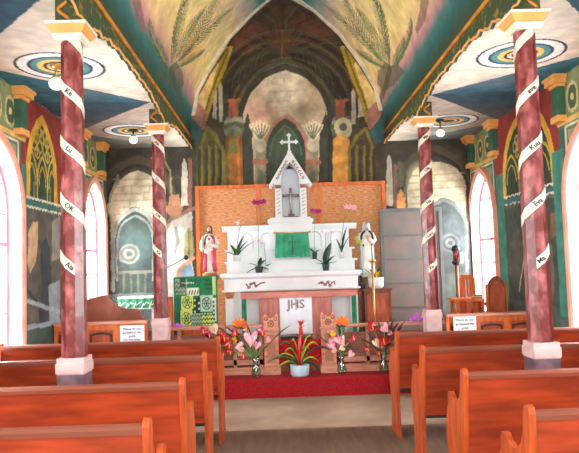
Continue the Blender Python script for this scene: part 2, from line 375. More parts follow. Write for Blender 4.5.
# ---- beams over the arcades: foliage fascia with scalloped foot, gilt moulding
FOL=None
for sgn in (-1,1):
    xi=CX+sgn*1.40; xo=CX+sgn*1.56
    cols=[1.12,3.97,6.82,9.67]
    def foot(y):
        d=min(abs(y-c) for c in cols)/1.425
        z=3.09+.155*min(1,d*1.6)**.7+ .012*math.sin(y*21)+.008*math.sin(y*47)
        return min(z,3.247)
    ys=[YB+i*.03 for i in range(int((D-YB)/.03)+1)]+[D]
    struct('trim_1' if sgn<0 else 'trim_2',MB().strip([(y,foot(y)) for y in ys],[(y,3.41) for y in ys],'x',min(xi,xi+sgn*.03),max(xi,xi+sgn*.03)),mat('foliage_fascia',(44,66,36),.7,0,(150,112,38),16,0,(1,1,1),lo=.53,hi=.68))
    struct('trim_3' if sgn<0 else 'trim_4',MB().box(min(xi+sgn*.03,xo),max(xi+sgn*.03,xo),YB,D,3.256,3.41),column_green)
    g=MB().tube([(xi-sgn*.008,y,3.37) for y in np.linspace(2,D,12)],.018,8); struct('trim_5' if sgn<0 else 'trim_6',g,gold)
    g=MB().tube([(xi-sgn*.004,y,foot(y)+.004) for y in ys if y>2],.009,6); struct('trim_7' if sgn<0 else 'trim_8',g,cap_orange)
# ---- side walls
WW=.49; WS=2.05; WP=2.70; W0=.80
WINS={-1:[5.42,8.25,2.65,-0.2],1:[5.42,8.41,2.65,-0.2]}
def in_win(y,z,sg,grow=0):
    r=np.zeros(y.shape,bool)
    for wy in WINS[sg]:
        h=WP-WS+grow; ww=WW+grow; R=(ww*ww+h*h)/(2*ww); dy=np.abs(y-wy)
        low=(z<=WS)&(z>W0-grow)&(dy<ww); up=(z>WS)&(((dy+(R-ww))**2+(z-WS)**2)<R*R); r|=low|up
    return r
def side_wall(sgn):
    X=XL if sgn<0 else XR
    conv=lambda px,py:tuple(atX(px,py,X)[1:])
    m=Mural(4.0,D,.0,CZ,.013,(70,92,84),lambda U,V:(np.full_like(U,X),U,V),conv)
    m.mottle(.4,4,12,(96,84,64),.4)
    for y0,y1 in (((5.96,7.02),(7.02,7.72)) if sgn<0 else ((6.05,7.72),)):           # blind gothic window between the real ones
        m.poly([(y0,2.2),(y0,CZ),(y1+.15,CZ),(y1+.15,2.2)],(138,44,34),1,.3,px=False)
        m.poly([(y0-.1,1.0),(y0-.1,2.24),(y1+.1,2.24),(y1+.1,1.0)],(86,88,80),1,.5,px=False)
        A=arc_arch(y0+.1,y1-.1,2.45,3.16); m.poly([(y0+.1,2.2)]+A+[(y1-.1,2.2)],(222,160,50),1,.2,px=False)
        A=arc_arch(y0+.2,y1-.2,2.45,3.06); m.poly([(y0+.2,2.2)]+A+[(y1-.2,2.2)],(40,60,46),1,.5,px=False)
        cy=(y0+y1)/2; gy=(196,164,62)
        f_=(y1-y0)/1.67
        for k in (-1,0,1):
            c=cy+k*.44*f_; L=arc_arch(c-.22*f_,c+.22*f_,2.42,2.72,8); m.line([(c-.22*f_,2.24)]+L+[(c+.22*f_,2.24)],.035,gy,1,px=False)
            m.line(arc_arch(c-.15*f_,c+.15*f_,2.40,2.60,6),.022,gy,1,px=False)
        for k in (-.5,.5):
            c=cy+k*.44*f_
            for a in range(4): m.line([(c+.07*math.cos(a*PI/2)+.06*math.cos(t)*1,2.80+.07*math.sin(a*PI/2)+.06*math.sin(t)) for t in np.linspace(0,2*PI,9)],.022,gy,1,px=False)
            m.line([(c,2.7),(c,2.92)],.02,gy,1,px=False)
        for a in range(4): m.line([(cy+.06*math.cos(a*PI/2)+.055*math.cos(t),2.95+.05*math.sin(a*PI/2)+.05*math.sin(t)) for t in np.linspace(0,2*PI,9)],.02,gy,1,px=False)
        for k in (-.22,.22): m.line([(cy+k,2.4),(cy+k,2.25)],.05,(120,124,70),.9,px=False)
        # scalloped pelmet
        for zz,c in ((2.23,(226,222,206)),(2.14,(226,222,206))):
            P=[(y0-.06+t*(y1-y0+.12)/60,zz+.022*abs(math.sin(t*PI/4.3))) for t in range(61)]; m.line(P,.02,c,1,px=False,warp=False)
        m.poly([(y0-.06,2.16),(y0-.06,2.22),(y1+.06,2.22),(y1+.06,2.16)],(60,108,100),1,.2,px=False)
        # grisaille figures under the pelmet
        m.poly([(y0+.05,1.0),(y0+.05,2.10),(y1-.05,2.10),(y1-.05,1.0)],(92,84,78) if sgn<0 else (62,72,62),1,.5,px=False)
        if sgn<0:
            m.poly([(29,232),(33,222),(38,222),(38,240),(36,262),(30,275),(27,262)],(196,160,122),.9,.3)
            m.poly([(40,245),(46,238),(50,250),(52,290),(47,325),(40,322),(42,290)],(54,58,66),.9,.4)
            m.poly([(48,285),(60,280),(60,320),(50,326)],(150,158,162),.8,.3)
            m.line([(27,290),(40,305),(40,318)],.04,(40,46,54),.9); m.line([(25,300),(60,312)],.05,(170,178,184),.7)
            m.line([(25,328),(60,322)],.05,(150,160,166),.9)
            m.poly([(52,222),(60,216),(60,258),(52,262)],(150,140,126),.8,.3)
        else:
            m.poly([(545,240),(552,246),(555,290),(548,320),(543,300)],(120,110,98),.8,.4)
            m.poly([(510,235),(520,228),(524,260),(516,290),(509,270)],(88,84,66),.7,.5)
            m.line([(526,250),(522,272),(519,290)],.03,(196,186,160),.9)
            m.poly([(550,215),(556,212),(557,235),(551,240)],(150,90,60),.6,.4)
    # teal jambs, cream-edged spandrel panels beside the windows
    for wy in WINS[sgn][:2]:
        for a,b in ((wy-.80,wy-.56),(wy+.56,wy+(.80 if sgn>0 else .66))):
            m.poly([(a,.9),(a,2.55),(b,2.55),(b,.9)],(60,128,112) if sgn>0 else (76,112,104),1,.3,px=False)
        m.poly([(wy-.5,2.4),(wy-.5,2.78),(wy+.5,2.78),(wy+.5,2.4)],(58,108,100),1,.3,px=False)
        m.line([(wy-.47,2.2),(wy-.47,2.75),(wy+.47,2.75),(wy+.47,2.2)],.028,(224,206,164),1,px=False,warp=False)
        m.poly([(wy-.42,2.2),(wy-.42,2.71),(wy+.42,2.71),(wy+.42,2.2)],(150,140,104),1,.3,px=False)
        m.poly([(wy-.6,2.8),(wy-.6,CZ),(wy+.6,CZ),(wy+.6,2.8)],(128,128,84),1,.4,px=False)
        for k in (-.3,0,.3):
            m.disc((wy+k,3.0),.12,(196,176,120),1,px=False,ry=.15); m.disc((wy+k,3.0),.09,(70,84,56),1,px=False,ry=.12); m.disc((wy+k,3.0),.035,(206,180,120),1,px=False)
        m.line([(wy-.62,2.80),(wy+.62,2.80)],.045,(222,176,96),1,px=False,warp=False)
    m.mottle(.22,9,71)
    m.build('wall_left' if sgn<0 else 'wall_right',keep=lambda y,z:~in_win(y,z,sgn))
    # near part of the wall (beside and behind the viewpoint)
    mm=Mural(YB,4.0,0,CZ,.05,(84,104,96),lambda U,V:(np.full_like(U,X),U,V),conv); mm.mottle(.3,3,5); mm.build('wall_left' if sgn<0 else 'wall_right',keep=lambda y,z:~in_win(y,z,sgn))
    # pilasters with gilt capitals
    t=-sgn
    for j,py in enumerate((5.87,7.79) if sgn>0 else (5.87,7.70)):
        pass
    for j,py in enumerate((5.87,7.70,8.52) if sgn<0 else (5.93,7.79,8.74)):
        py=min(py,D-.09); d=.07 if j!=2 else .06
        a,b=sorted((X,X+t*d)); s_=MB().box(a,b,py-.07,py+.07,2.86,3.14); s_=struct('trim_%d'%(10+j+(5 if sgn>0 else 0)),s_,mat('pilaster_green',(58,104,74),.6,0,(44,78,58),6))
        c=MB()
        for (z0,z1,dd,hw) in ((3.14,3.17,.085,.085),(3.17,3.22,.115,.115),(3.22,3.25,.13,.13),(2.80,2.86,.085,.085)):
            a,b=sorted((X,X+t*dd)); c.box(a,b,py-hw,min(py+hw,D),z0,z1)
        c.build('capital',cap_orange,s_)
    # windows
    for i,wy in enumerate(WINS[sgn]):
        nm='window_%d'%(i+1+(4 if sgn>0 else 0)); r=bpy.data.objects.new(nm,None); r.location=(X,wy,W0); C.objects.link(r); r['kind']='structure'
        def A(g,zb): return [(wy-WW-g,zb)]+arc_arch(wy-WW-g,wy+WW+g,WS,WP+g*1.25)+[(wy+WW+g,zb)]
        def xx(a,b): return sorted((X+t*a,X+t*b))
        MB().strip(A(.0,W0),A(.05,W0-.0),'x',*xx(-.02,.045)).build('casing',win_pink,r)
        MB().strip(A(-.03,W0),A(.012,W0),'x',*xx(-.10,.03)).build('inner_casing',win_white,r)
        MB().box(*xx(-.1,.09),wy-WW-.09,wy+WW+.09,W0-.05,W0+.01).build('window_sill',win_white,r)
        s_=MB().strip(A(-.075,W0),A(-.03,W0),'x',*xx(-.13,-.09))
        R=None
        for zz,th in ((1.13,.018),(1.45,.018),(1.77,.035),(2.05,.018),(2.33,.018)):
            h=WP-WS-.0; ww=WW-.05; RR=(ww*ww+h*h)/(2*ww); hw=ww if zz<=WS else math.sqrt(max(0,RR*RR-(zz-WS)**2))-(RR-ww)
            s_.box(*xx(-.125,-.095),wy-hw,wy+hw,zz-th/2,zz+th/2)
        s_.box(*xx(-.125,-.095),wy-.009,wy+.009,W0,WP-.1)
        s_.build('sash',win_red,r)
        P=A(-.04,W0); MB().prism(P,'x',*xx(-.113,-.108)).build('pane',pane_m,r)
side_wall(-1); side_wall(1)
# ---- back wall: painted cathedral interior
m=Mural(XL,XR,0,5.62,.012,(60,54,44),lambda U,V:(U,np.full_like(U,D),V),lambda px,py:(lambda p:(p[0],p[2]))(atY(px,py,D)))
m.mottle(.5,3,8,(44,40,32),.6)
def arch_px(x0,x1,ys,yp,n=10):
    w=(x1-x0)/2; h=ys-yp; R=(w*w+h*h)/(2*w); cx=(x0+x1)/2; a1=math.atan2(h,R-w)
    L=[(cx-(R*math.cos(a1*i/n)-(R-w)),ys-R*math.sin(a1*i/n)) for i in range(n+1)]; return L+[(2*cx-x,y) for x,y in L[::-1][1:]]
# nave: warm dark vault field
m.poly([(190,190),(190,100),(205,75),(230,35),(272,-4),(340,33),(365,68),(385,97),(386,190)],(66,52,36),1,.5)
m.soft((276,24),.9,(92,52,36),.55,ry=.5); m.soft((315,28),.4,(116,62,40),.6,ry=.3); m.soft((240,35),.35,(120,60,34),.6,ry=.3)
for k in range(9):
    x0=208+k*3.5; x1=366-k*3.5; yp=30+k*4.6; ys=108+k*2
    m.line(arch_px(x0,x1,ys,yp),.03+.015*(k%2),[(92,84,60),(34,30,24),(110,84,48),(40,38,32)][k%4],.8)
for k in range(7):
    m.line([(272-k*2,58+k*3),(245-k*5,70+k*4),(228-k*3,92+k*4)],.03,(38,34,28),.7); m.line([(292+k*2,58+k*3),(318+k*5,68+k*4),(336+k*3,90+k*4)],.03,(38,34,28),.7)
for k in range(15):
    a=PI*(k+.5)/15; m.line([(283+10*math.cos(a),52-6*math.sin(a)),(283+34*math.cos(a)+6*math.cos(3*a),46-26*math.sin(a)),(283+70*math.cos(a),46-42*math.sin(a))],.03,((84,88,66),(40,34,28),(104,62,44))[k%3],.5)
for k in range(12):
    m.line(arch_px(262-k*3,304+k*3,60+k*3,44+k,6),.016,((86,84,62),(44,38,30))[k%2],.6)
m.line([(282,30),(282,58)],.03,(160,108,60),.8); m.line([(274,42),(290,41)],.03,(150,96,52),.8); m.disc((282,42),.2,(120,60,42),.4)
for a in range(8): m.line([(282+6*math.cos(a*PI/4),44+5*math.sin(a*PI/4)),(282+22*math.cos(a*PI/4),44+15*math.sin(a*PI/4))],.02,(90,84,60),.5)
# opening: pale apse
m.poly([(244,190)]+arch_px(243,328,120,71)+[(328,190)],(206,178,150),1,.2)
m.soft((262,118),.35,(214,150,130),.6); m.soft((308,100),.35,(150,132,104),.6); m.soft((285,88),.4,(232,220,196),.7)
m.line(arch_px(240,331,121,67),.09,(50,48,36),.9); m.line(arch_px(235,336,122,60),.05,(98,88,58),.7)
for p in [[(265,92),(268,80)],[(258,103),(300,100)],[(270,92),(305,90)],[(285,90),(284,78)],[(290,100),(291,90)],[(256,112),(312,110)],[(276,112),(277,100)]]: m.line(p,.016,(186,162,136),.6)
m.poly([(240,190),(243,128),(248,112),(252,128),(254,190)],(38,48,38),.95,.4); m.poly([(318,190),(320,130),(326,112),(332,130),(332,190)],(42,46,36),.95,.4)
m.poly([(264,190)]+arch_px(265,306,150,118)+[(306,190)],(54,66,50),1,.4); m.line([(264,185)]+arch_px(264,307,150,116)+[(307,185)],.06,(196,128,108),.8)
m.line(arch_px(270,301,155,126),.03,(96,110,86),.8); m.soft((285,145),.25,(96,112,90),.6); m.line([(285,130),(285,184)],.04,(96,104,80),.6)
for cx in (260,313):
    m.poly([(cx-5,184),(cx-5,163),(cx-4,140),(cx+4,140),(cx+5,163),(cx+5,184)],(156,140,112),1,.4)
    m.poly([(cx-3,184),(cx-2,168),(cx+3,172),(cx+2,184)],(100,128,96),.8,.3); m.line([(cx-6,162),(cx+6,162)],.07,(178,104,84),.9)
    m.disc((cx,146),.09,(196,190,166),.9)
    for a in range(-3,4): m.line([(cx+a*.6,140),(cx+a*3.2,121+abs(a)*1.5)],.035,(226,212,176),.9)
    for a in range(-3,3): m.line([(cx+a*.6+.3,138),(cx+a*3.2+1.6,124+abs(a)*1.5)],.02,(96,100,76),.8)
# great columns
for s_,cx in ((-1,234),(1,341)):
    m.poly([(cx-9,190),(cx-8,133),(cx+8,133),(cx+9,190)],(150,92,34),1,.45); m.poly([(cx-9,190),(cx-8,133),(cx-5,133),(cx-5,190)],(84,84,38),.9,.4)
    m.line([(cx+4,136),(cx+5,184)],.04,(186,124,48),.6); m.poly([(cx-4,154),(cx,134),(cx+4,152)],(74,112,66),.9,.3)
    m.poly([(cx-11,128),(cx-8,117),(cx+8,116),(cx+11,128),(cx+9,136),(cx-9,136)],(112,112,88),1,.8,seed=9)
    for k in range(-3,4): m.disc((cx+k*3,124+abs(k)),.03,(74,82,58),.9); m.disc((cx+k*3+1.5,119+abs(k)),.03,(160,154,128),.8)
    m.poly([(cx-5,117),(cx-5,100),(cx+4,100),(cx+4,117)],(158,84,52),1,.4); m.line([(cx-8,101),(cx+6,100)],.05,(160,94,62),.8)
    m.poly([(cx-13,117),(cx-12,90),(cx-6,96),(cx-6,117)],(58,60,48),.8,.4)
m.disc((343,128),.13,(222,204,160),.9,ry=.16); m.disc((343,127),.06,(70,66,62),.9)
m.poly([(333,184),(333,140),(338,134),(346,136),(350,142),(350,184)],(226,158,72),.8,.3)
# pale lancets
for pts in ([(213,118),(213,90),(215,86),(217,90),(217,120)],[(219,122),(219,86),(221,82),(223,88),(223,122)],[(351,124),(351,92),(353,88),(355,92),(356,124)],[(358,118),(358,98),(360,94),(363,100),(365,116)]): m.poly(pts,(186,174,156),.95,.2)
# gilded brackets (wings)
for mir in (0,1):
    f=(lambda x:x) if not mir else (lambda x:573-x)
    m.poly([(f(191),112),(f(192),98),(f(206),76),(f(226),46),(f(232),46),(f(222),60),(f(212),90),(f(204),122),(f(198),130)],(228,196,126),1,.2)
    m.poly([(f(233),46),(f(224),48),(f(213),60),(f(219),64),(f(210),92),(f(202),120),(f(207),122),(f(216),92),(f(227),66)],(178,146,44),1,.25)
    m.line([(f(228),50),(f(218),76),(f(209),100),(f(203),122)],.03,(96,84,32),.8)
    m.poly([(f(190),106),(f(194),98),(f(207),112),(f(205),128),(f(200),134),(f(193),124)],(186,120,108),.9,.3)
    m.poly([(f(186),118),(f(192),118),(f(203),130),(f(206),140),(f(200),146),(f(188),140)],(54,98,104),.95,.3)
    m.poly([(f(196),190),(f(196),150),(f(202),134),(f(208),126),(f(216),136),(f(224),148),(f(224),190)],(84,76,30) if not mir else (76,56,28),1,.4)
    m.line([(f(200),150),(f(207),128),(f(216),136),(f(223),150),(f(224),184)],.05,(124,110,46),.8)
    for k in range(4): m.line([(f(199+k*7),150),(f(199+k*7),184)],.04,(46,42,24),.9); m.line([(f(202+k*7),146),(f(202+k*7),184)],.035,(128,108,44),.7)
    m.disc((f(212),143),.05,(60,50,28),.9)
    m.line([(f(190),100),(f(205),75),(f(230),35),(f(252),14),(f(272),-3)],.05,(120,96,70),.9)
m.line([(191,100),(205,75),(230,35),(252,13),(272,-4),(290,-3),(320,14),(342,34),(366,68),(383,97)],.045,(222,206,178),1,warp=False)
m.line([(195,100),(209,76),(234,37),(256,17),(280,2)],.03,(60,46,44),.8); m.line([(379,97),(362,69),(338,37),(310,14),(290,2)],.03,(60,46,44),.8)
# left aisle scene
m.poly([(107,330),(107,140),(195,140),(195,330)],(62,56,44),1,.6)
m.line(arch_px(104,172,200,160),.12,(88,74,58),.8); m.line(arch_px(108,168,200,165),.05,(44,38,30),.9)
m.poly([(111,260)]+arch_px(110,166,205,170)+[(166,260)],(206,190,160),1,.15)
for k in range(6): m.line([(113,180+k*7),(165,178+k*7)],.02,(170,154,124),.8)
for k in range(10): m.line([(118+(k*13)%46,178+(k*7)%36),(118+(k*13)%46,185+(k*7)%36)],.02,(170,154,124),.8)
m.poly([(112,320),(112,236)]+arch_px(113,157,236,206)+[(157,236),(157,320)],(58,72,68),1,.4)
m.line([(113,290),(113,238)]+arch_px(114,156,236,209)+[(156,240),(156,290)],.06,(172,174,164),.9); m.line([(117,280),(117,240)]+arch_px(118,153,238,216)+[(153,240),(153,280)],.03,(150,158,150),.8)
m.soft((134,245),.35,(88,114,110),.6); m.disc((129,254),.15,(138,140,130),.9); m.disc((129,254),.115,(96,100,92),.9); m.disc((129,254),.08,(140,142,130),.9); m.disc((129,254),.04,(80,84,78),.9)
for k in range(8): m.line([(120+k*3.6,272),(120+k*3.6,292)],.035,(112,116,96) if k%2 else (66,70,56),.6)
m.line([(118,273),(150,272)],.04,(130,128,106),.8); m.poly([(108,330),(108,294),(160,292),(160,330)],(112,122,118),1,.4)
m.line([(108,215),(111,196),(118,176)],.04,(170,156,130),.8)
for a in range(-3,4): m.line([(112+a*.5,214),(112+a*2,202+abs(a))],.025,(206,190,160),.8); m.line([(176+a*.5,222),(174+a*2.6,204+abs(a))],.03,(196,140,110),.8)
m.poly([(163,330),(164,228),(176,216),(192,212),(195,330)],(214,208,196),1,.2)
m.line([(164,232),(170,220),(182,214),(195,208)],.06,(160,112,88),.8); m.poly([(166,212),(170,196),(179,194),(182,210),(172,218)],(186,128,96),.9,.3)
m.poly([(181,206),(182,166),(184,158),(187,166),(188,206)],(206,196,178),.95,.2); m.line([(190,160),(190,206)],.05,(160,100,92),.8)
m.poly([(184,258)]+arch_px(184,194,242,226)+[(194,258)],(150,146,84),.9,.3); m.line([(189,232),(189,258)],.02,(70,70,50),.9)
m.line([(176,228),(178,240),(175,252)],.05,(110,110,104),.7); m.poly([(178,290),(180,270),(192,262),(195,290)],(130,170,196),.9,.3); m.line([(176,286),(180,268),(194,258)],.05,(226,160,130),.9)
m.line([(152,158),(160,152),(170,170),(172,196)],.03,(176,156,120),.7)
# right aisle scene
m.poly([(386,330),(386,140),(475,135),(475,330)],(66,58,46),1,.6)
m.soft((420,150),.6,(52,46,36),.7)
m.line(arch_px(396,470,195,148),.10,(80,72,52),.8); m.line(arch_px(403,468,195,155),.05,(40,36,28),.9)
m.poly([(408,260)]+arch_px(407,466,190,162)+[(466,260)],(178,164,136),1,.2); m.soft((425,178),.3,(206,190,150),.7)
for k in range(5): m.line([(409,176+k*7),(464,173+k*7)],.02,(146,132,106),.8)
m.poly([(420,320),(420,232)]+arch_px(420,468,230,197)+[(468,230),(468,320)],(70,76,76),1,.45)
m.line([(421,280),(421,232)]+arch_px(421,467,230,200)+[(467,232),(467,280)],.05,(110,112,108),.9); m.soft((448,240),.4,(92,100,104),.7)
m.disc((450,243),.14,(112,116,116),.9); m.disc((450,243),.105,(70,74,76),.9); m.disc((450,243),.07,(130,134,134),.9); m.disc((450,243),.035,(70,72,76),.9)
m.poly([(440,330),(440,275),(468,272),(468,330)],(84,92,84),1,.4)
m.poly([(386,206),(387,160),(389,154),(392,160),(393,206)],(176,164,146),.95,.25); m.line([(395,166),(396,206)],.06,(120,84,70),.8)
m.poly([(397,210),(397,196),(401,189),(405,196),(406,212)],(214,140,76),.95,.3); m.line([(400,164),(402,184)],.07,(84,84,64),.8); m.line([(412,166),(404,196)],.05,(104,100,76),.7)
m.mottle(.25,9,81); m.mottle(.3,4,85,(60,56,36),.45); m.mottle(.15,22,83)
m.build('wall_back')
_o=[(x,z) for x,z in prof if z>3.6]; _i=[(CX+(x-CX)*.965,z-.035 if abs(x-CX)<1.2 else z) for x,z in _o]; _i[0]=(_i[0][0],_o[0][1]); _i[-1]=(_i[-1][0],_o[-1][1])
struct('trim_23',MB().strip(_o,_i,'y',D-.035,D-.002),mat('arch_moulding',(236,228,208),.6,0,(206,192,166),12))
# ================================================================ CHANCEL FLOOR
struct('trim_20',MB().box(XL,XR,7.17,D,0,.205),mat('platform_wood',(120,60,44),.6))
cp=thing('red_carpet',(CX,7.2,0),'deep red carpet covering the platform edge below the altar gate','carpet')
cm=MB().prism([(7.13,0),(7.13,.19),(7.15,.215),(7.56,.215),(7.56,.207),(7.17,.207),(7.16,.0)],'x',-1.02,1.6); cm.build('pile',carpet_m,cp)
struct('trim_21',MB().box(-.98,1.32,7.62,D,.205,.38),brown_wood)
struct('trim_22',MB().box(-.95,1.29,7.70,D,.38,.56),brown_wood)
rt=thing('red_step_runner',(CX,7.6,.38),'bright red runner covering the two altar steps behind the gate','carpet')
MB().prism([(7.61,.30),(7.61,.385),(7.69,.385),(7.69,.565),(7.81,.565),(7.81,.561),(7.695,.561),(7.695,.381),(7.619,.381),(7.619,.30)],'x',-.42,.80).build('runner',cloth_red,rt)
# ================================================================ COLUMNS
def column(x,y,hand,phase,label,words,pitch):
    r=thing('painted_column',(x,y,0),label,'column','marbled columns of the nave')
    MB().box(x-.083,x+.083,y-.083,y+.083,0,.865).build('plinth',plinth_m if y<5 else plinth_cap,r)
    p=MB(); p.bbox(x-.092,x+.092,y-.092,y+.092,.865,.94,.008); p.box(x-.084,x+.084,y-.084,y+.084,.94,.965); p.build('plinth_moulding',plinth_cap,r)
    z0,z1=.965,2.985; R0,R1=.08,.068
    MB().lathe((x,y,0),[(R0,z0),(R1,z1)],8,False,PI/8).build('shaft',marble,r)
    # octagonal helix ribbon
    rb=MB(); n=8; N=int((z1-z0)/pitch*n)+n*2; A=[];B=[];A2=[];B2=[]
    hw=.035
    def rad(z): return R0+(R1-R0)*(z-z0)/(z1-z0)
    sub=3; rows=[]
    for i in range((N)*sub+1):
        a=i/sub; k=math.floor(a); f=a-k; ang=lambda kk: -PI/2-hand*(PI/8)+hand*(2*PI/8)*kk
        zc=phase-1.2+pitch*a/8
        row=[]
        for dz in (-hw,hw):
            for rr in (.0008,.0035):
                z=min(max(zc+dz,z0+.001),z1-.001); q=rad(z)+rr
                P0=Vector((math.cos(ang(k)),math.sin(ang(k)),0)); P1=Vector((math.cos(ang(k+1)),math.sin(ang(k+1)),0)); P=(P0*(1-f)+P1*f)*q
                row.append((x+P.x,y+P.y,z))
        if zc+hw>z0 and zc-hw<z1: rows.append(row)
    vs=[p for rw in rows for p in rw]; fs=[]
    for i in range(len(rows)-1):
        a=i*4; b2=a+4; fs+=[(a+1,b2+1,b2+3,a+3),(a,a+2,b2+2,b2),(a,b2,b2+1,a+1),(a+2,a+3,b2+3,b2+2)]
    rb.add(vs,fs); rbo=rb.build('ribbon',ribbon_m,r)
    # words painted on the ribbon where it crosses the front face
    zc=phase-1.2+pitch*.5/8; i=0; sl=hand*pitch/8/(2*.08*math.sin(PI/8))
    while zc<z1-.08:
        if zc>z0+.1:
            q=rad(zc)*math.cos(PI/8)+.004; wd=words[i%len(words)]; i+=1
            text_mb(wd,.046,(x-hand*.0,y-q-.002,zc),(1,0,sl),(-sl,0,1),.0012,.001).build('lettering',ink,rbo)
        zc+=pitch
    c=MB()
    def fr(z0,h0,z1,h1): c.add([(x+a*h,y+b*h,z) for z,h in ((z0,h0),(z1,h1)) for a,b in ((-1,-1),(1,-1),(1,1),(-1,1))],[(3,2,1,0),(4,5,6,7)]+[(j,(j+1)%4,4+(j+1)%4,4+j) for j in range(4)])
    cw=MB(); c=cw; fr(2.975,.078,2.985,.082); fr(2.985,.088,3.012,.096); cw.build('capital_necking',cap_white,r)
    c=MB(); fr(3.012,.092,3.025,.096); fr(3.025,.10,3.066,.125); c.build('capital',cap_orange,r)
    c=MB(); fr(3.066,.128,3.082,.13); c.build('abacus',cap_white,r)
    c=MB(); c.box(x-.075,x+.078,y-.09,y+.09,3.082,3.255); c.build('impost_block',column_green,r)
    g=MB(); g.tube([(x+hand*.02+.03*math.cos(t*3.2),y-.098,3.10+.13*t/2) for t in np.linspace(0,2,14)],[.012]*14,6); g.build('gilt_scroll',gold,r)
    return r
LX,RX=-1.31,1.65
column(LX,3.97,-1,2.71,'nearer left marbled column, white ribbon winding round it',['Aia','OK','Lu','Ke','Ola','Ma'],.368)
column(LX,6.82,-1,2.85,'farther left marbled column with white spiral ribbon, near the green quilt',['Ke','OK','Lu','Aia','Me'],.40)
column(RX,3.97,1,2.66,'nearer right marbled column, tallest in view, white ribbon winding up',['Ma','Eva','Kuu','ave','Baks','Ola'],.365)
column(RX,6.82,1,2.60,'farther right marbled column with white spiral ribbon, before the grey screen',['Ka','Lani','Na','Ola','Me'],.36)
# ================================================================ PEWS
def make_pew():
    L=1.86; r=thing('church_pew',(0,0,0),'x','pew','varnished pews')
    P=[(.06,0),(.06,.12),(.075,.30),(.05,.45),(0.0,.80),(-.005,.88),(.005,.905),(.03,.912),(.05,.90),(.062,.86),(.07,.80),(.10,.74),(.15,.705),(.20,.695),(.25,.71),(.29,.735),(.325,.73),(.34,.70),(.335,.66),(.37,.60),(.40,.52),(.40,.44),(.37,.34),(.34,.22),(.35,.12),(.40,.0)]
    for x in (0,L-.028):
        MB().prism(P,'x',x,x+.028).build('end_panel',pew_end,r)
    MB().prism([(.012,.86),(.062,.43),(.082,.43),(.034,.86)],'x',.028,L-.028).build('backrest',pew_wood,r)
    t=MB(); t.prism([(-.006,.855),(-.008,.875),(.0,.888),(.02,.894),(.042,.886),(.048,.868),(.046,.855)],'x',.028,L-.028); t.build('top_rail',pew_rail,r)
    MB().prism([(.06,.415),(.06,.44),(.36,.455),(.385,.445),(.385,.425),(.36,.42)],'x',.028,L-.028).build('seat',pew_wood,r)
    MB().prism([(.20,.36),(.20,.415),(.22,.415),(.22,.36)],'x',.028,L-.028).build('seat_rail',dark_wood,r)
    return r
pw=make_pew(); first=True
rows=[(5.30,'farthest, right behind the chancel panels'),(4.35,'second farthest, just beyond the near column'),(3.36,'second nearest, hiding the near column foot'),(2.48,'nearest, only top edge in view')]
for y,d in rows:
    for side,x in (('left',-.53-1.86),('right',.965)):
        o=pw if first else copy_tree(pw); first=False
        o.location=(x,y,0); o['label']='orange-brown pew %s of the aisle, %s'%(side,d)
# ================================================================ CHANCEL PANELS AND RAIL
def panel_front(x0,x1,y,zt,label):
    r=thing('chancel_panel',((x0+x1)/2,y,0),label,'panel','low wooden chancel panels')
    f=MB(); f.box(x0,x1,y,y+.03,0,zt-.03); f.build('board',red_wood,r)
    t=MB(); t.bbox(x0,x1,y-.05,y+.08,zt-.03,zt,.006); t.build('cap_rail',pink_wood,r)
    n=max(2,int(round((x1-x0)/.38))); w_=(x1-x0)/n; s_=MB()
    for i in range(n+1):
        xx=x0+i*w_; a=max(x0,xx-.035); b=min(x1,xx+.035); s_.box(a,b,y-.015,y,0.02,zt-.03)
    s_.box(x0,x1,y-.014,y,zt-.09,zt-.03); s_.box(x0,x1,y-.014,y,.3,.38); s_.build('frame',orange_wood,r)
    for i in range(n):
        a=x0+i*w_+.05; b=x0+(i+1)*w_-.05; c=(a+b)/2
        MB().strip([(a,zt-.22),(a,zt-.13)]+[(a+(b-a)*k/8,zt-.13+.02*math.sin(PI*k/8)) for k in range(1,8)]+[(b,zt-.13),(b,zt-.22)],[(a+.02,zt-.22),(a+.02,zt-.15)]+[(a+.02+(b-a-.04)*k/8,zt-.15+.015*math.sin(PI*k/8)) for k in range(1,8)]+[(b-.02,zt-.15),(b-.02,zt-.22)],'y',y-.012,y).build('moulding',dark_wood,r)
    return r
panel_front(XL+.02,LX-.13,6.75,.95,'low orange-red wooden panel left of the chancel, below a white notice')
panel_front(RX+.13,XR-.02,6.75,.91,'low orange-red wooden panel right of the chancel, below a white notice')
def sign(px0,py0,px1,py1,lines,label,inks):
    y=6.725; A=atY(px0,py0,y); B=atY(px1,py1,y); x0,x1,z0,z1=A.x,B.x,B.z,A.z; c=((x0+x1)/2,y,z0)
    r=thing('paper_notice',c,label,'sign','white notices on the chancel panels')
    MB().box(x0,x1,y-.024,y-.021,z0,z1).build('sheet',paper,r)
    h=(z1-z0)/(len(lines)+1)
    for i,l in enumerate(lines):
        text_mb(l,.034,((x0+x1)/2,y-.0265,z1-h*(i+1)),(1,0,0),(0,0,1),.0003,.0008).build('lettering',inks[i],r)
sign(120.5,325.5,145,342.5,['Please do not','go beyond this','point','Do not enter'],'white paper notice on the left wooden panel, four lines of text',[ink_blue]*4)
sign(452.5,316,476,331.5,['Please do not','go beyond this','point'],'white paper notice on the right wooden panel, three lines of text',[ink_green,ink_blue,ink_green])
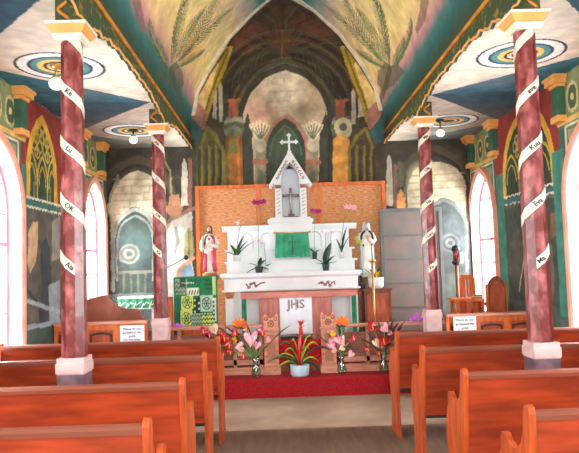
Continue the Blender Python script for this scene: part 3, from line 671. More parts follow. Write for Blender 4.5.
def altar_rail(x0,x1,zt,label,postx):
    r=thing('altar_rail',((x0+x1)/2,7.45,.205),label,'railing','altar rails either side of the gate')
    t=MB(); t.bbox(x0,x1,7.40,7.52,zt-.035,zt,.008); t.build('top_rail',pink_wood,r)
    b_=MB(); b_.box(x0,x1,7.43,7.49,.215,.30); b_.box(x0,x1,7.44,7.48,.33,.39); b_.build('bottom_rail',pink_wood,r)
    p=MB(); p.box(x0,x1,7.455,7.47,.38,zt-.1); p.build('panel',pink_wood2,r)
    n=max(2,int((x1-x0)/.3))
    for i in range(n+1):
        xx=x0+(x1-x0)*i/n; xx=min(max(xx,x0+.02),x1-.02)
        MB().box(xx-.02,xx+.02,7.44,7.485,.30,zt-.035).build('baluster',pink_wood,r)
    # gothic gate post with carved head
    c=MB(); px=postx; hw=.085; c.bbox(px-hw-.02,px+hw+.02,7.36,7.50,.215,.30,.006); c.box(px-hw,px+hw,7.38,7.49,.30,.72); c.bbox(px-hw-.012,px+hw+.012,7.37,7.50,.72,.75,.005); c.build('gate_post',pink_wood,r)
    h=MB(); h.prism([(px-hw,.75),(px-hw,.90),(px-hw+.02,.925),(px-hw+.045,.89),(px-.02,.875),(px+.02,.875),(px+hw-.045,.89),(px+hw-.02,.925),(px+hw,.90),(px+hw,.75)],'y',7.40,7.48)
    h.build('carved_head',pink_wood,r); h=MB()
    h.tube([(px+.033*math.cos(t),7.398,.81+.033*math.sin(t)) for t in np.linspace(0,2*PI,13)],.008,6)
    h.build('carved_ring',pink_wood2,r)
    for sx in (-1,1): h=MB(); h.tube([(px+sx*.055+.018*math.cos(t),7.398,.865+.018*math.sin(t)) for t in np.linspace(0,2*PI,9)],.006,6); h.build('carved_ring',pink_wood2,r)
    g=MB(); g.sphere((px,7.396,.81),.014,8,1,.6,1); g.build('carved_boss',pink_wood2,r)
    for zz in (.36,.52,.66):pass
    gg=MB(); gg.box(px-.05,px+.05,7.374,7.38,.35,.68); gg.build('sunk_panel',mat('post_panel',(196,120,94),.5),r)
altar_rail(-1.55,-.235,.80,'left pale wooden altar rail with carved gate post, behind the flowers',-.13)
altar_rail(.655,2.1,.775,'right pale wooden altar rail with carved gate post, behind the flowers',.55)
# ================================================================ ALTAR
al=thing('high_altar',(CX,8.5,.56),'white carved wooden altar with stepped shelves and pointed niche','altar')
ax0,ax1=-.77,1.07
w1=MB(); w1.box(ax0+.04,ax1-.06,8.2,8.75,.56,1.19); w1.build('body',white_paint,al)
mb=MB(); mb.bbox(ax0-.02,ax1+.0,8.12,8.75,1.355,1.405,.008); mb.prism([(8.14,1.355),(8.16,1.33),(8.18,1.33),(8.18,1.355)],'x',ax0,ax1-.02); mb.build('mensa',white_paint,al)
mb=MB(); mb.box(ax0+.03,ax1-.05,8.17,8.75,1.19,1.33); mb.bbox(ax0+.0,ax1-.02,8.15,8.75,1.165,1.19,.005); mb.build('frieze',white_paint,al)
for px0,sg in ((246,1),(318,-1)):
    orn=MB()
    P=[(0,284),(3,287.5),(5,284),(8,283),(10,286),(12,285),(15,283),(19,282.5)]
    if sg<0: P=[(0,284-.0),(4,283),(7,285),(10,282.5),(12,286),(14,283),(16,282),(17,285)]; P=[(p[0],p[1]-.5) for p in P]
    L=[atY(px0+a,b_,8.165) for a,b_ in P]; orn.tube(L,.009,5)
    for q in L[1:5]: orn.tube([(q.x+.02*math.cos(t),8.163,q.z+.014*math.sin(t)) for t in np.linspace(0,2*PI,8)],.005,5)
    orn.build('carved_scroll',mat('carved_ornament',(150,92,84),.6),al)
# gold capitals at the corners of the front
for xx in (ax0+.1,ax1-.12):
    c=MB(); c.box(xx-.05,xx+.05,8.13,8.2,.56,1.08); c.build('corner_pilaster',white_paint,al)
    c=MB(); c.add([(xx+a*h,8.165+b_*h*.7,z) for z,h in ((1.08,.04),(1.165,.065)) for a,b_ in ((-1,-1),(1,-1),(1,1),(-1,1))],[(3,2,1,0),(4,5,6,7)]+[(j,(j+1)%4,4+(j+1)%4,4+j) for j in range(4)]); c.build('pilaster_capital',mat('gilt_capital',(206,140,96),.5,0,(170,96,66),30),al)
# gradine shelves
g=MB(); g.bbox(ax0+.02,ax1-.02,8.36,8.75,1.535,1.565,.006); g.box(ax0+.05,ax1-.06,8.39,8.75,1.405,1.535); g.build('lower_shelf',white_paint,al)
g=MB(); g.bbox(ax0+.01,ax1-.04,8.46,8.75,1.695,1.72,.006); g.box(ax0+.05,ax1-.08,8.49,8.75,1.565,1.695); g.build('upper_shelf',white_paint,al)
g=MB(); g.box(ax0+.05,ax1-.1,8.62,8.75,1.72,2.03); g.prism([(8.62,1.98),(8.58,2.03),(8.56,2.03),(8.56,2.055),(8.75,2.055),(8.75,1.98)],'x',ax0-.02,ax1+.01); g.build('reredos',white_paint,al)
for cx_ in (-.45,-.17,.50,.80):
    A=arc_arch(cx_-.09,cx_+.09,1.86,1.96,6); A2=arc_arch(cx_-.075,cx_+.075,1.86,1.945,6)
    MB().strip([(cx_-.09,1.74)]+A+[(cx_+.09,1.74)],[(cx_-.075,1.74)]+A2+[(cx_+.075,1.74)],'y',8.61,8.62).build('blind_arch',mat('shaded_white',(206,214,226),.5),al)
# tabernacle
tb=MB(); tb.box(-.13,.45,8.38,8.75,1.72,2.07); tb.bbox(-.15,.47,8.34,8.75,2.07,2.12,.008); tb.box(-.115,.435,8.40,8.75,2.12,2.145); tb.build('tabernacle_base',white_paint,al)
nc=CX+.005
t=MB()
for sx in (-1,1):
    t.box(nc+sx*.17-.045,nc+sx*.17+.045,8.42,8.7,2.145,2.62)
t.box(nc-.125,nc+.125,8.66,8.7,2.145,2.75); t.build('niche_posts',white_paint,al)
MB().box(nc-.125,nc+.125,8.645,8.659,2.145,2.84).build('niche_back',tab_inner,al)
# gable front with pointed opening
A=[(nc-.125,2.60)]+arc_arch(nc-.125,nc+.125,2.62,2.90,8)+[(nc+.125,2.60)]
na=len(A); O=[]
for i in range(na):
    k=i/(na-1)
    O.append((nc-.265+.265*2*k,2.60+.445*(1-abs(2*k-1))))
t=MB(); t.strip(A,O,'y',8.40,8.70); t.build('gable',white_paint,al)
rk=MB()
for sx in (-1,1): rk.prism([(nc+sx*.295,2.585),(nc+sx*.265,2.575),(nc,3.015),(nc,3.065)],'y',8.37,8.70)
rk.build('gable_coping',white_paint,al)
for sx in (-1,1):
    sc=MB()
    for k in range(6):
        q=k/5; sc.tube([(nc+sx*(.175-.125*q)+.016*math.cos(t_),8.393,2.68+.22*q+.016*math.sin(t_)) for t_ in np.linspace(0,2*PI*.8,7)],.006,5)
    sc.build('gable_scrollwork',mat('carving_rose',(150,88,84),.6),al); sc=MB()
    for k in range(8): sc.tube([(nc+sx*.17-.02,8.414,2.19+k*.05),(nc+sx*.17+.02,8.414,2.215+k*.05)],.004,5)
    sc.build('post_notches',MATS['carving_rose'],al); MB().box(nc+sx*.17-.04,nc+sx*.17+.04,8.405,8.42,2.545,2.59).build('post_capital',MATS['carving_rose'],al)
x_=MB(); x_.bbox(nc-.014,nc+.014,8.50,8.53,3.05,3.29,.004); x_.bbox(nc-.09,nc+.09,8.50,8.53,3.185,3.213,.004)
for a,b_ in ((-.095,3.199),(.095,3.199),(0,3.295)):
    for dx,dz in ((0,.018),(0,-.018),(.018,0),(-.018,0)): x_.sphere((nc+a+dx,8.515,b_+dz),.015,8)
x_.sphere((nc,8.515,3.06),.03,8); x_.build('finial_cross',white_paint,al)
# crucifix in the niche
cr=thing('crucifix',(nc,8.52,2.145),'dark wooden crucifix standing in the white altar niche','crucifix')
c=MB(); c.bbox(nc-.10,nc+.10,8.48,8.58,2.145,2.165,.004); c.box(nc-.045,nc+.045,8.50,8.56,2.165,2.2); c.build('base',cross_m,cr)
c=MB(); c.bbox(nc-.017,nc+.017,8.52,8.545,2.2,2.56,.003); c.bbox(nc-.115,nc+.115,8.52,8.545,2.435,2.47,.003); c.build('cross',cross_m,cr)
c=MB(); yb=8.508
c.loft([[(nc+rx*math.cos(t_),yb+ry*math.sin(t_),z) for t_ in np.linspace(0,2*PI,11)[:-1]] for z,rx,ry in ((2.24,.006,.006),(2.27,.010,.009),(2.31,.013,.011),(2.335,.012,.010),(2.37,.017,.012),(2.385,.018,.012),(2.40,.014,.010),(2.43,.021,.012),(2.448,.02,.011),(2.455,.008,.007),(2.462,.007,.007),(2.468,.012,.012),(2.483,.014,.014),(2.497,.009,.009),(2.50,.002,.002))])
for sx in (-1,1): c.tube([(nc+sx*.016,yb,2.443),(nc+sx*.05,yb+.004,2.446),(nc+sx*.085,yb+.008,2.458),(nc+sx*.098,yb+.008,2.462)],[.008,.006,.005,.006],6)
c.build('corpus',corpus_m,cr)
# veil on the tabernacle door
vl=thing('tabernacle_veil',(nc,8.36,1.7),'green cloth veil hanging on the tabernacle below the niche','cloth')
A=[];z0,z1=1.60,1.925
rows=[]
for i in range(9):
    z=z1-(z1-z0)*i/8; e_=.01+.02*i/8; rows.append([(nc-.21-e_+(.42+2*e_)*j/30,8.345-.012*math.sin(j*1.35+.4*math.sin(i))*(.3+i/8)-.01,z-.004*math.sin(j*.9)) for j in range(31)])
c=MB(); c.loft(rows,False,True,False); c.loft([[(p[0],p[1]+.004,p[2]) for p in rw] for rw in rows],False,True,False); c.build('drape',cloth_green2,vl)
c=MB(); c.tube([(nc-.23,8.34,1.93),(nc+.23,8.34,1.93)],.008,6)
for sx in (-1,1): c.sphere((nc+sx*.235,8.34,1.935),.015,8)
c.build('rod',metal_m,vl)
c=MB(); c.tube([(nc,8.318,1.63),(nc,8.318,1.88)],.007,5); c.tube([(nc-.05,8.318,1.80),(nc+.05,8.318,1.80)],.007,5); c.build('embroidered_cross',mat('embroidery',(60,120,70),.6),vl)
# freestanding altar table
at_=thing('altar_table',(.22,7.95,.56),'long wooden altar table draped with a white monogrammed cloth','table')
tx0,tx1=-.505,.95
c=MB(); c.bbox(tx0,tx1,7.78,8.10,1.09,1.175,.008); c.build('tabletop',mat('table_rose_wood',(214,126,112),.4,0,(186,96,84),4,0,(1,6,6)),at_)
c=MB(); c.box(tx0,tx1,7.776,7.781,1.165,1.176); c.build('top_edge',dark_wood,at_)
for a,b_ in ((-.28,-.02),(.385,.635)):
    c=MB(); c.bbox(a,b_,7.83,7.90,.56,1.09,.008); c.build('leg',mat('table_leg_wood',(196,116,104),.45,0,(166,88,78),4,0,(6,6,1)),at_)
    c=MB(); c.bbox(a,b_,8.0,8.07,.56,1.09,.008); c.build('leg',MATS['table_leg_wood'],at_)
ac=thing('altar_frontal',(.18,7.83,.66),'white altar cloth with a silver three-letter monogram hanging below the tabletop','cloth')
rows=[[(-.02+.405*j/24,7.826-.004*math.sin(j*.9),1.088-.455*i/6) for j in range(25)] for i in range(7)]
c=MB(); c.loft(rows,False,True,False); c.loft([[(p[0],p[1]-.003,p[2]) for p in rw] for rw in rows],False,True,False); c.build('cloth',cloth_white,ac)
text_mb('JHS',.15,(.185,7.815,1.0),(1,0,0),(0,0,1),.003,.002).build('monogram',mat('silver_thread',(150,132,130),.5),ac)
c=MB(); c.tube([(.185,7.814,.93),(.185,7.814,1.10-.02)],.004,5); c.build('monogram_cross',MATS['silver_thread'],ac)
for nm,a,b_ in (('left',-.495,-.435),('right',.885,.945)):
    g_=thing('green_hanging',((a+b_)/2,7.82,.6),'narrow green cloth strip hanging at the %s end of the altar table'%nm,'cloth','green strips on the altar table')
    rows=[[(a+(b_-a)*j/6,7.815-.006*math.sin(j*1.6),1.088-.46*i/5) for j in range(7)] for i in range(6)]
    c=MB(); c.loft(rows,False,True,False); c.loft([[(p[0],p[1]-.003,p[2]) for p in rw] for rw in rows],False,True,False); c.build('strip',cloth_green,g_)
# woven board behind the altar
bd=thing('backing_board',(CX,8.84,0.56),'wide orange matting board in a wooden frame behind the altar','panel')
A=atY(195,184,8.82); B=atY(385,181,8.82); bx0,bx1=A.x,B.x; zt=2.66
lau=mat('woven_matting',(226,164,112),.7,0,(184,112,66),34,.4,(.5,1,2.5))
MB().box(bx0+.03,bx1-.03,8.84,8.86,.56,zt-.04).build('matting',lau,bd)
fr_=MB()
for a in (bx0,bx1-.06): fr_.bbox(a,a+.06,8.80,8.87,.56,zt,.005)
fr_.bbox(bx0+.06,bx1-.06,8.80,8.87,zt-.05,zt,.005)
for px in (258,319): q=atY(px,200,8.82).x; fr_.box(q-.03,q+.03,8.82,8.84,.56,zt-.05)
fr_.build('frame',orange_wood,bd)
# grey screen right of the altar
gs=thing('folding_screen',(1.8,8.6,.205),'plain grey panelled screen standing to the right of the altar','screen')
A=atY(379,209,8.6); B=atY(441,209,8.6); gx0,gx1=A.x,B.x; gz=A.z-.0
c=MB(); c.box(gx0+.02,gx1-.02,8.59,8.61,.205,gz-.02); c.build('panel',gray_panel,gs)
c=MB()
for a in (gx0,gx1-.045): c.box(a,a+.045,8.57,8.63,.205,gz)
c.box(gx0+.045,gx1-.045,8.57,8.63,gz-.05,gz)
for k in (.33,.66,.99,1.32): c.box(gx0+.046,gx1-.046,8.582,8.618,gz-.05-k-.012,gz-.05-k+.012)
c.build('frame',gray_frame,gs)
# ================================================================ statues
def statue(x,y,z,H,label,kind):
    r=thing('saint_statue',(x,y,z),label,'statue')
    s=H
    m0={'rose':robe_w,'blue':robe_w}[kind]
    b_=MB(); b_.lathe((x,y,z),[(.15*s,0),(.15*s,.04*s),(.12*s,.055*s)],14); b_.build('base',robe_w if kind=='blue' else gold,r)
    secs=[(.05,.115,.085),(.15,.112,.085),(.3,.105,.08),(.45,.10,.075),(.58,.095,.068),(.66,.095,.064),(.74,.112,.066),(.80,.118,.062),(.825,.085,.05),(.84,.04,.036),(.862,.03,.032),(.872,.038,.046),(.90,.052,.06),(.94,.055,.064),(.975,.044,.052),(.995,.015,.02)]
    n=24; rings=[]
    for i,(zz,rx,ry) in enumerate(secs):
        rg=[]
        for j in range(n):
            t=2*PI*j/n; f=1+(.05*math.sin(t*7+zz*3) if zz<.6 else 0)
            px,py=rx*s*f*math.cos(t),ry*s*f*math.sin(t)
            if .88<zz<.96 and abs(math.cos(t))<.15 and math.sin(t)<0: py-=.012*s
            rg.append((x+px,y+py,z+zz*s))
        rings.append(rg)
    body=MB(); body.loft(rings); 
    # sleeves and hands in one body mesh
    for sx in (-1,1):
        if kind=='rose': path=[(sx*.10,-.0,.79),(sx*.155,-.01,.66),(sx*.15,-.06,.56),(sx*(.07 if sx>0 else .12),-.10,.62 if sx>0 else .50)]
        else: path=[(sx*.10,-.0,.79),(sx*.14,-.01,.67),(sx*.10,-.07,.62),(sx*.02,-.10,.69)]
        body.tube([(x+a*s,y+b*s,z+c_*s) for a,b,c_ in path],[.035*s,.042*s,.046*s,.034*s],10)
    bo=body.build('body',m0,r); me=bo.data; me.materials.append(skin)
    for p in me.polygons:
        if p.center.z+0>(.835*s) : p.material_index=1
    for sx in (-1,1):
        h=MB(); e_=(sx*(.07 if sx>0 else .12),-.10,.62 if sx>0 else .50) if kind=='rose' else (sx*.02,-.10,.69)
        dz=1 if kind=='blue' or sx>0 else -.6
        q=Vector((x+e_[0]*s,y+e_[1]*s-.008,z+e_[2]*s+.01*dz)); h.sphere(q,.022*s,8,1,.6,1.3)
        for k in range(4): h.tube([q+Vector(((k-1.5)*.009*s,0,.015*s*dz)),q+Vector(((k-1.5)*.011*s,-.004*s,(.05+.006*(1 if k in(1,2) else 0))*s*dz))],[.005*s,.004*s],5)
        h.tube([q+Vector((-sx*.016*s,0,0)),q+Vector((-sx*.03*s,-.005*s,.025*s*dz))],[.006*s,.004*s],5); h.build('hand',skin,r)
    hd=MB()   # hair / veil shell around the back of the head
    if kind=='rose': pr=[(.76,.075,.05),(.82,.07,.055),(.88,.064,.066),(.94,.066,.072),(.985,.052,.06),(1.01,.015,.02)]
    else: pr=[(.66,.125,.072),(.74,.128,.07),(.82,.09,.066),(.88,.072,.068),(.94,.07,.072),(.985,.055,.06),(1.01,.015,.02)]
    rg=[[(x+a*s*math.cos(t),y+.012*s+b*s*math.sin(t),z+zz*s) for t in np.linspace(-.35*PI,1.35*PI,17) if True] for zz,a,b in pr]
    hd.loft(rg,False,True,False); hd.build('hair' if kind=='rose' else 'veil',hair if kind=='rose' else robe_b,r)
    fc=MB()
    for sx in (-1,1): fc.sphere((x+sx*.02*s,y-.055*s,z+.935*s),.006*s,6)
    fc.tube([(x-.013*s,y-.06*s,z+.897*s),(x+.013*s,y-.06*s,z+.897*s)],.0035*s,5); fc.build('eyes_and_mouth',hair,r)
    if kind=='rose':
        bd_=MB(); bd_.sphere((x,y-.045*s,z+.875*s),.028*s,8,1,.8,1.0); bd_.build('beard',hair,r)
    # mantle
    mt=MB(); rg=[]
    for zz,rx,ry in ((.06,.135,.1),(.25,.128,.096),(.45,.124,.09),(.62,.122,.085),(.76,.128,.08),(.82,.10,.066)):
        a0,a1=(-.28*PI,1.02*PI) if kind=='rose' else (-.25*PI,1.25*PI)
        if kind=='rose': rx*=1.0
        rg.append([(x+rx*s*(1+.04*math.sin(t*8))*math.cos(t),y+ry*s*(1+.04*math.sin(t*8))*math.sin(t),z+zz*s) for t in np.linspace(a0,a1,25)])
    mt.loft(rg,False,True,False); mt.build('mantle',robe_p if kind=='rose' else robe_b,r)
    if kind=='rose':
        sw=MB(); sw.tube([(x+.11*s,y-.06*s,z+.10*s),(x+.09*s,y-.09*s,z+.30*s),(x+.07*s,y-.09*s,z+.5*s)],[.05*s,.045*s,.03*s],8); sw.tube([(x-.09*s,y-.07*s,z+.08*s),(x-.085*s,y-.085*s,z+.28*s),(x-.07*s,y-.07*s,z+.45*s)],[.04*s,.035*s,.02*s],8); sw.build('mantle_fold',robe_p,r)
        ht=MB(); ht.sphere((x,y-.085*s,z+.73*s),.024*s,8,1,.5,1.2); ht.build('sacred_heart',an_red,r)
    lk=.085 if kind=='rose' else .105
    le=MB(); le.tube([(x+(lk*s)*math.sin(t),y-.07*s-.02*s*math.cos(t)+.03*s*(abs(math.sin(t))),z+(.70 if kind=='rose' else .69)*s+(.115 if kind=='rose' else .15)*s*math.cos(t)) for t in np.linspace(.35,2*PI-.35,22)],.014*s if kind=='rose' else .019*s,6)
    lo_=le.build('lei',lei_m,r)
    return r
stx=atY(211.5,278,8.5); st1=statue(stx.x,8.35,1.384,.67,'statue in white robe and rose mantle with dark lei, left of altar','rose')
sm_=atY(369.5,280,8.35); 
statue(sm_.x-.01,8.4,1.30,.75,'statue in pale blue mantle wearing a dark lei, right of altar','blue')
# quilt-draped stand (left)
qx0,qx1=atY(174,290,7.95).x,-.815
qs=thing('statue_stand',((qx0+qx1)/2,8.2,.205),'wooden stand under the patchwork quilt, left of the altar','stand')
c=MB(); c.bbox(qx0+.03,qx1-.03,8.0,8.6,1.33,1.375,.006); c.build('top',red_wood,qs)
for a in (qx0+.05,qx1-.11):
    for b_ in (8.03,8.5): MB().box(a,a+.06,b_,b_+.06,.205,1.33).build('leg',red_wood,qs)
MB().box(qx0+.11,qx1-.11,8.04,8.06,.4,1.2).build('front_board',orange_wood,qs)
# quilt: pigment laid out as patches
ql=thing('patchwork_quilt',((qx0+qx1)/2,7.97,1.0),'green patchwork quilt with printed squares draped over a stand','quilt')
def quilt_col(px,py):
    G=[(24,110,74),(30,140,92),(206,226,160),(150,176,150),(206,220,206),(20,84,60)]
    return G
res=.009
class _Q: pass
mq=Mural(0,.72,0,.95,res,(28,118,80),lambda U,V:(qx0-.005+U*(qx1-qx0+.01)/.72,np.where(V<.62,7.955+.006*np.sin(U*38)+.004*np.sin(V*20),7.955+(V-.62)*1.6),np.where(V<.62,.76+V,1.383)),lambda a,b_:(0,0))
PT=[(0,.0,.16,.18,(24,104,70)),(.10,.0,.2,.22,(196,214,110)),(.28,.0,.2,.16,(150,176,150)),(.46,0,.2,.16,(206,222,120)),(.0,.2,.12,.2,(34,124,84)),(.12,.22,.2,.16,(206,222,110)),(.32,.16,.14,.2,(16,60,40)),(.44,.18,.2,.2,(168,196,176)),(.64,.05,.06,.3,(206,214,200)),(.02,.4,.2,.2,(150,164,140)),(.22,.38,.2,.1,(228,238,220)),(.22,.48,.3,.16,(22,128,80)),(.5,.40,.16,.22,(26,120,72)),(.64,.38,.06,.24,(176,206,130)),(.1,.5,.1,.12,(20,88,60))]
for u,v,a,b_,c_ in PT: mq.poly([(u,v),(u+a,v),(u+a,v+b_),(u,v+b_)],c_,1,.1,px=False,warp=False)
def zig(u,v,a,b_,c_,n=4):
    for r_ in range(3):
        mq.line([(u+a*k/(2*n),v+b_*(r_+.3+.5*(k%2))/3) for k in range(2*n+1)],.014,c_,1,px=False,warp=False)
zig(.46,0,.2,.16,(20,70,40)); zig(.28,.0,.18,.15,(60,96,80))
for u,v in ((.2,.1),(.22,.3),(.54,.28)):
    for k in range(6): mq.line([(u,v),(u+.07*math.cos(k*PI/3),v+.07*math.sin(k*PI/3))],.012,(20,84,52),1,px=False,warp=False)
    for r_ in (.04,.075): mq.line([(u+r_*math.cos(t),v+r_*math.sin(t)) for t in np.linspace(0,2*PI,13)],.01,(24,80,56),1,px=False,warp=False)
for k in range(5): mq.disc((.345+(k%2)*.07,.18+k*.036),.014,(214,222,206),1,px=False,warp=False); mq.disc((.655,.08+k*.055),.016,(20,50,36),1,px=False,warp=False)
for k in range(7): mq.disc((.15+k*.03,.55),.01,(230,238,226),1,px=False,warp=False)
for k in range(4): mq.line([(.25+k*.045,.40),(.27+k*.045,.45)],.018,(18,54,36),1,px=False,warp=False)
for k in range(9): mq.line([(.25+.03*k,.52+.02*math.sin(k*2)),(.27+.03*k,.6)],.01,(12,84,54),1,px=False,warp=False)
zig(.02,.4,.18,.18,(70,100,84),3); zig(.52,.44,.12,.16,(14,70,44),3)
for k in range(6): mq.line([(.2+k*.09,.66),(.23+k*.09,.74)],.02,(230,236,220) if k%2 else (16,60,40),1,px=False,warp=False)
qo=mq.build('quilt_cloth'); del qo['kind']; qo.parent=ql; qo.location=(-ql.location.x,-ql.location.y,-ql.location.z)
md=qo.modifiers.new('thickness','SOLIDIFY'); md.thickness=.006; md.offset=-1
ob=thing('orange_box',(qx0-.04,7.9,.205),'small orange wooden post beside the quilt, behind the far left column','post')
c=MB(); c.bbox(qx0-.11,qx0-.02,7.9,7.98,.205,1.11,.006); c.build('post',orange_wood,ob); c=MB(); c.bbox(qx0-.125,qx0-.008,7.885,7.945,1.11,1.14,.006); c.build('cap',red_wood,ob)
# right side stand with pots
t0,t1=atY(357,290,8.2),atY(390,290,8.2); t0.x=1.085
tz=atY(372,288.5,8.2).z
ts=thing('side_table',((t0.x+t1.x)/2,8.35,.205),'brown wooden side cabinet right of altar, carrying a white pot','cabinet')
c=MB(); c.bbox(t0.x-.0,t1.x+.03,8.18,8.56,tz-.03,tz,.006); c.build('top',brown_wood,ts)
c=MB(); c.box(t0.x+.02,t1.x+.01,8.21,8.56,.205,tz-.03); c.build('body',brown_wood,ts)
c=MB(); c.bbox(t0.x+.05,t1.x-.03,8.195,8.21,.6,tz-.07,.004); c.build('door',red_wood,ts)
# riser for Mary's statue
rs=thing('statue_pedestal',(sm_.x-.01,8.4,tz),'small pale block beneath the blue-mantled statue','pedestal')
c=MB(); c.bbox(sm_.x-.15,sm_.x+.13,8.26,8.55,tz,1.285,.008); c.bbox(sm_.x-.14,sm_.x+.12,8.27,8.54,1.285,1.30,.004); c.build('block',brown_wood,rs)
# tall brass candle stand in front
p0=atY(372,262,8.0); cs_=thing('candle_stand',(p0.x,7.98,.205),'thin tall golden pole stand in front of the side cabinet','stand')
c=MB(); c.lathe((p0.x,7.98,.205),[(.10,0),(.10,.015),(.03,.04),(.014,.08)],16); c.build('foot',metal_m,cs_)
c=MB(); c.tube([(p0.x,7.98,.25),(p0.x,7.98,p0.z-.02)],.016,10); c.sphere((p0.x,7.98,.7),.026,8); c.build('pole',metal_m,cs_)
c=MB(); c.lathe((p0.x,7.98,p0.z-.02),[(.014,0),(.045,.03),(.05,.05),(.045,.05)],14); c.build('cup',metal_m,cs_)
# ================================================================ plants
def leaf_blade(mb,base,tip,w_,sag=.15): mb.petal(base,tip,w_,curl=sag,n=7)
def blossom(mb,c,r,face=(0,-1,0)):
    c=Vector(c); f=Vector(face).normalized(); a=f.cross(Vector((0,0,1))).normalized(); b_=a.cross(f)
    for k in range(5):
        t=k*2*PI/5+.3; d=a*math.cos(t)+b_*math.sin(t); mb.petal(c,c+d*r+f*r*.15,r*.9,up=f,n=4)
    mb.sphere(c+f*r*.2,r*.22,6)
def orchid(px,py,y,zb,top,label,petals,npet,pot,leaves,lean=0.0,sz=.028,potr=.05,spread=.06,leafm_=None,loff=0):
    B=atY(px,py,y); B.z=zb; sz*=1.35; spread*=1.15; leaves=[(a*1.3,b*1.3,c*1.9) for a,b,c in leaves]; potr*=1.15; r=thing('potted_orchid',B,label,'plant','potted orchids on and around the altar')
    x,z=B.x,B.z
    pm=MB(); pm.lathe((x,y,z),[(potr*.75,0),(potr,.08),(potr*1.05,.085),(potr*.9,.085),(potr*.85,.07)],16); pm.build('pot',pot,r)
    T=atY(top[0],top[1],y); s_=[(x,y,z+.06),(x+(T.x-x)*.1,y,z+(T.z-z)*.45),(x+(T.x-x)*.5,y-.01,z+(T.z-z)*.9),(T.x,y-.02,T.z)]
    MB().tube(s_,.004,5).build('stem',stemm,r)
    for k,(dx,dz,wd) in enumerate(leaves):
        m_=MB(); leaf_blade(m_,(x,y,z+.07),(x+dx,y-.03-.01*k,z+.07+dz),wd,.25); m_.build('leaf',leafm_ or (leafm if k%2 else leafd),r)
    for k in range(npet):
        a=k/max(1,npet-1); bx=T.x+(a-.5)*spread*2+random.uniform(-.008,.008); bz=T.z+random.uniform(-.015,.02)+loff*a
        b_=MB(); blossom(b_,(bx,y-.03,bz),sz); b_.build('blossom',petals,r)
orchid(259,268,8.24,1.406,(259,202),'orchid with magenta blooms on a tall stem, left of the tabernacle',magenta,4,pot_dark,[(-.13,-.02,.035),(-.09,.07,.03),(.10,.0,.035),(.06,.10,.03),(.02,.12,.03)],potr=.048,spread=.05)
orchid(315,265,8.42,1.566,(316,211),'orchid with magenta blooms on a tall stem, right of the tabernacle',magenta,3,pot_dark,[(-.05,.08,.03),(.04,.05,.03)],potr=.03,spread=.045,sz=.026)
orchid(326,269,8.24,1.406,(326,232),'orchid with broad dark leaves and small white blooms by the tabernacle',wpetal,2,pot_dark,[(.02,.24,.07),(.10,.06,.05),(-.09,.05,.03),(-.13,.12,.025),(.07,.12,.04)],potr=.045,spread=.05,sz=.018)
orchid(237,262,8.415,1.566,(243,224),'orchid in a white pot with dark leaves, leftmost on the altar shelf',wpetal,1,white_paint,[(-.14,.09,.03),(.04,.22,.03),(.08,.18,.025),(-.04,.14,.035),(.16,.20,.02),(.02,.1,.05)],potr=.052,sz=.024)
orchid(266,268,8.32,1.406,(262,241),'orchid with small white and purple blooms, beside the green veil',wpetal,4,white_paint,[(.05,.05,.03)],potr=.03,sz=.02,spread=.03,loff=-.06)
orchid(342,262,8.42,1.566,(350,207),'orchid with pale pink blooms in a clear tall vase, right end of altar',ppetal,3,white_paint,[(.05,.2,.02),(-.03,.16,.02),(.02,.28,.018)],potr=.03,sz=.032,spread=.05)
orchid(362.5,282,8.24,tz,(358,239),'orchid with yellow-green blooms beside the blue-mantled statue',mat('lime_petal',(196,214,90),.5),3,pot_dark,[(-.03,.12,.03),(.03,.08,.03)],potr=.035,sz=.022,spread=.025,loff=-.05)
wp=atY(376.5,289.5,8.22); pl=thing('potted_plant',(wp.x,8.24,tz),'leafy plant in a white pot on the brown side cabinet','plant')
c=MB(); c.lathe((wp.x,8.24,tz),[(.075,0),(.10,.03),(.105,.14),(.095,.145),(.09,.12)],20); c.build('pot',white_paint,pl)
for k in range(11):
    t=k*2.4; c=MB(); leaf_blade(c,(wp.x,8.24,tz+.12),(wp.x-.02+.13*math.cos(t),8.23+.06*math.sin(t),tz+.2+.12*random.random()),.04,.1); c.build('leaf',(leafm,leafl,yel,leafd)[k%4],pl)
# bouquets
def heart(mb,c,r,face,roll=0.):
    c=Vector(c); f=Vector(face).normalized(); a=f.cross(Vector((0,0,1))).normalized(); b_=a.cross(f); n=18; P=[]
    for i in range(n):
        t=2*PI*i/n; hx=16*math.sin(t)**3/17; hz=(13*math.cos(t)-5*math.cos(2*t)-2*math.cos(3*t)-math.cos(4*t))/17
        u=hx*math.cos(roll)-hz*math.sin(roll); hz*=1.25; v=hx*math.sin(roll)+hz*math.cos(roll); P.append((u,v,abs(hx)))
    vs=[c]+[c+a*u*r+b_*v*r+f*(w_*r*.25) for u,v,w_ in P]; vs2=[v-f*.003 for v in vs]; m_=len(vs); fs=[]
    for i in range(n): j=(i+1)%n; fs+=[(0,1+i,1+j),(m_,m_+1+j,m_+1+i),(1+i,m_+1+i,m_+1+j,1+j)]
    mb.add(vs+vs2,fs,True); return a,b_,f
def anthurium(px,py,y,root,m_,label,r=.055,roll=None,sp=spad,grp='anthuriums in the bouquets'):
    r*=1.15; P=atY(px,py,y); o=thing('anthurium',root,label,'flower',grp); roll=random.uniform(-1.5,1.5) if roll is None else roll
    mid=(Vector(root)*.45+P*.55)+Vector((0,0,.03)); MB().tube([root,mid,P+Vector((0,.01,0))],.0055,5).build('stem',stemm,o)
    h=MB(); heart(h,P,r,(random.uniform(-.8,.8),-1,random.uniform(-.2,.9)),roll+PI*0); h.build('spathe',m_,o)
    s_=MB(); s_.tube([P+Vector((0,-.004,r*.35)),P+Vector((.006,-.03,0)),P+Vector((.012,-.045,-r*.45))],[.004,.007,.004],6); s_.build('spadix',sp,o)
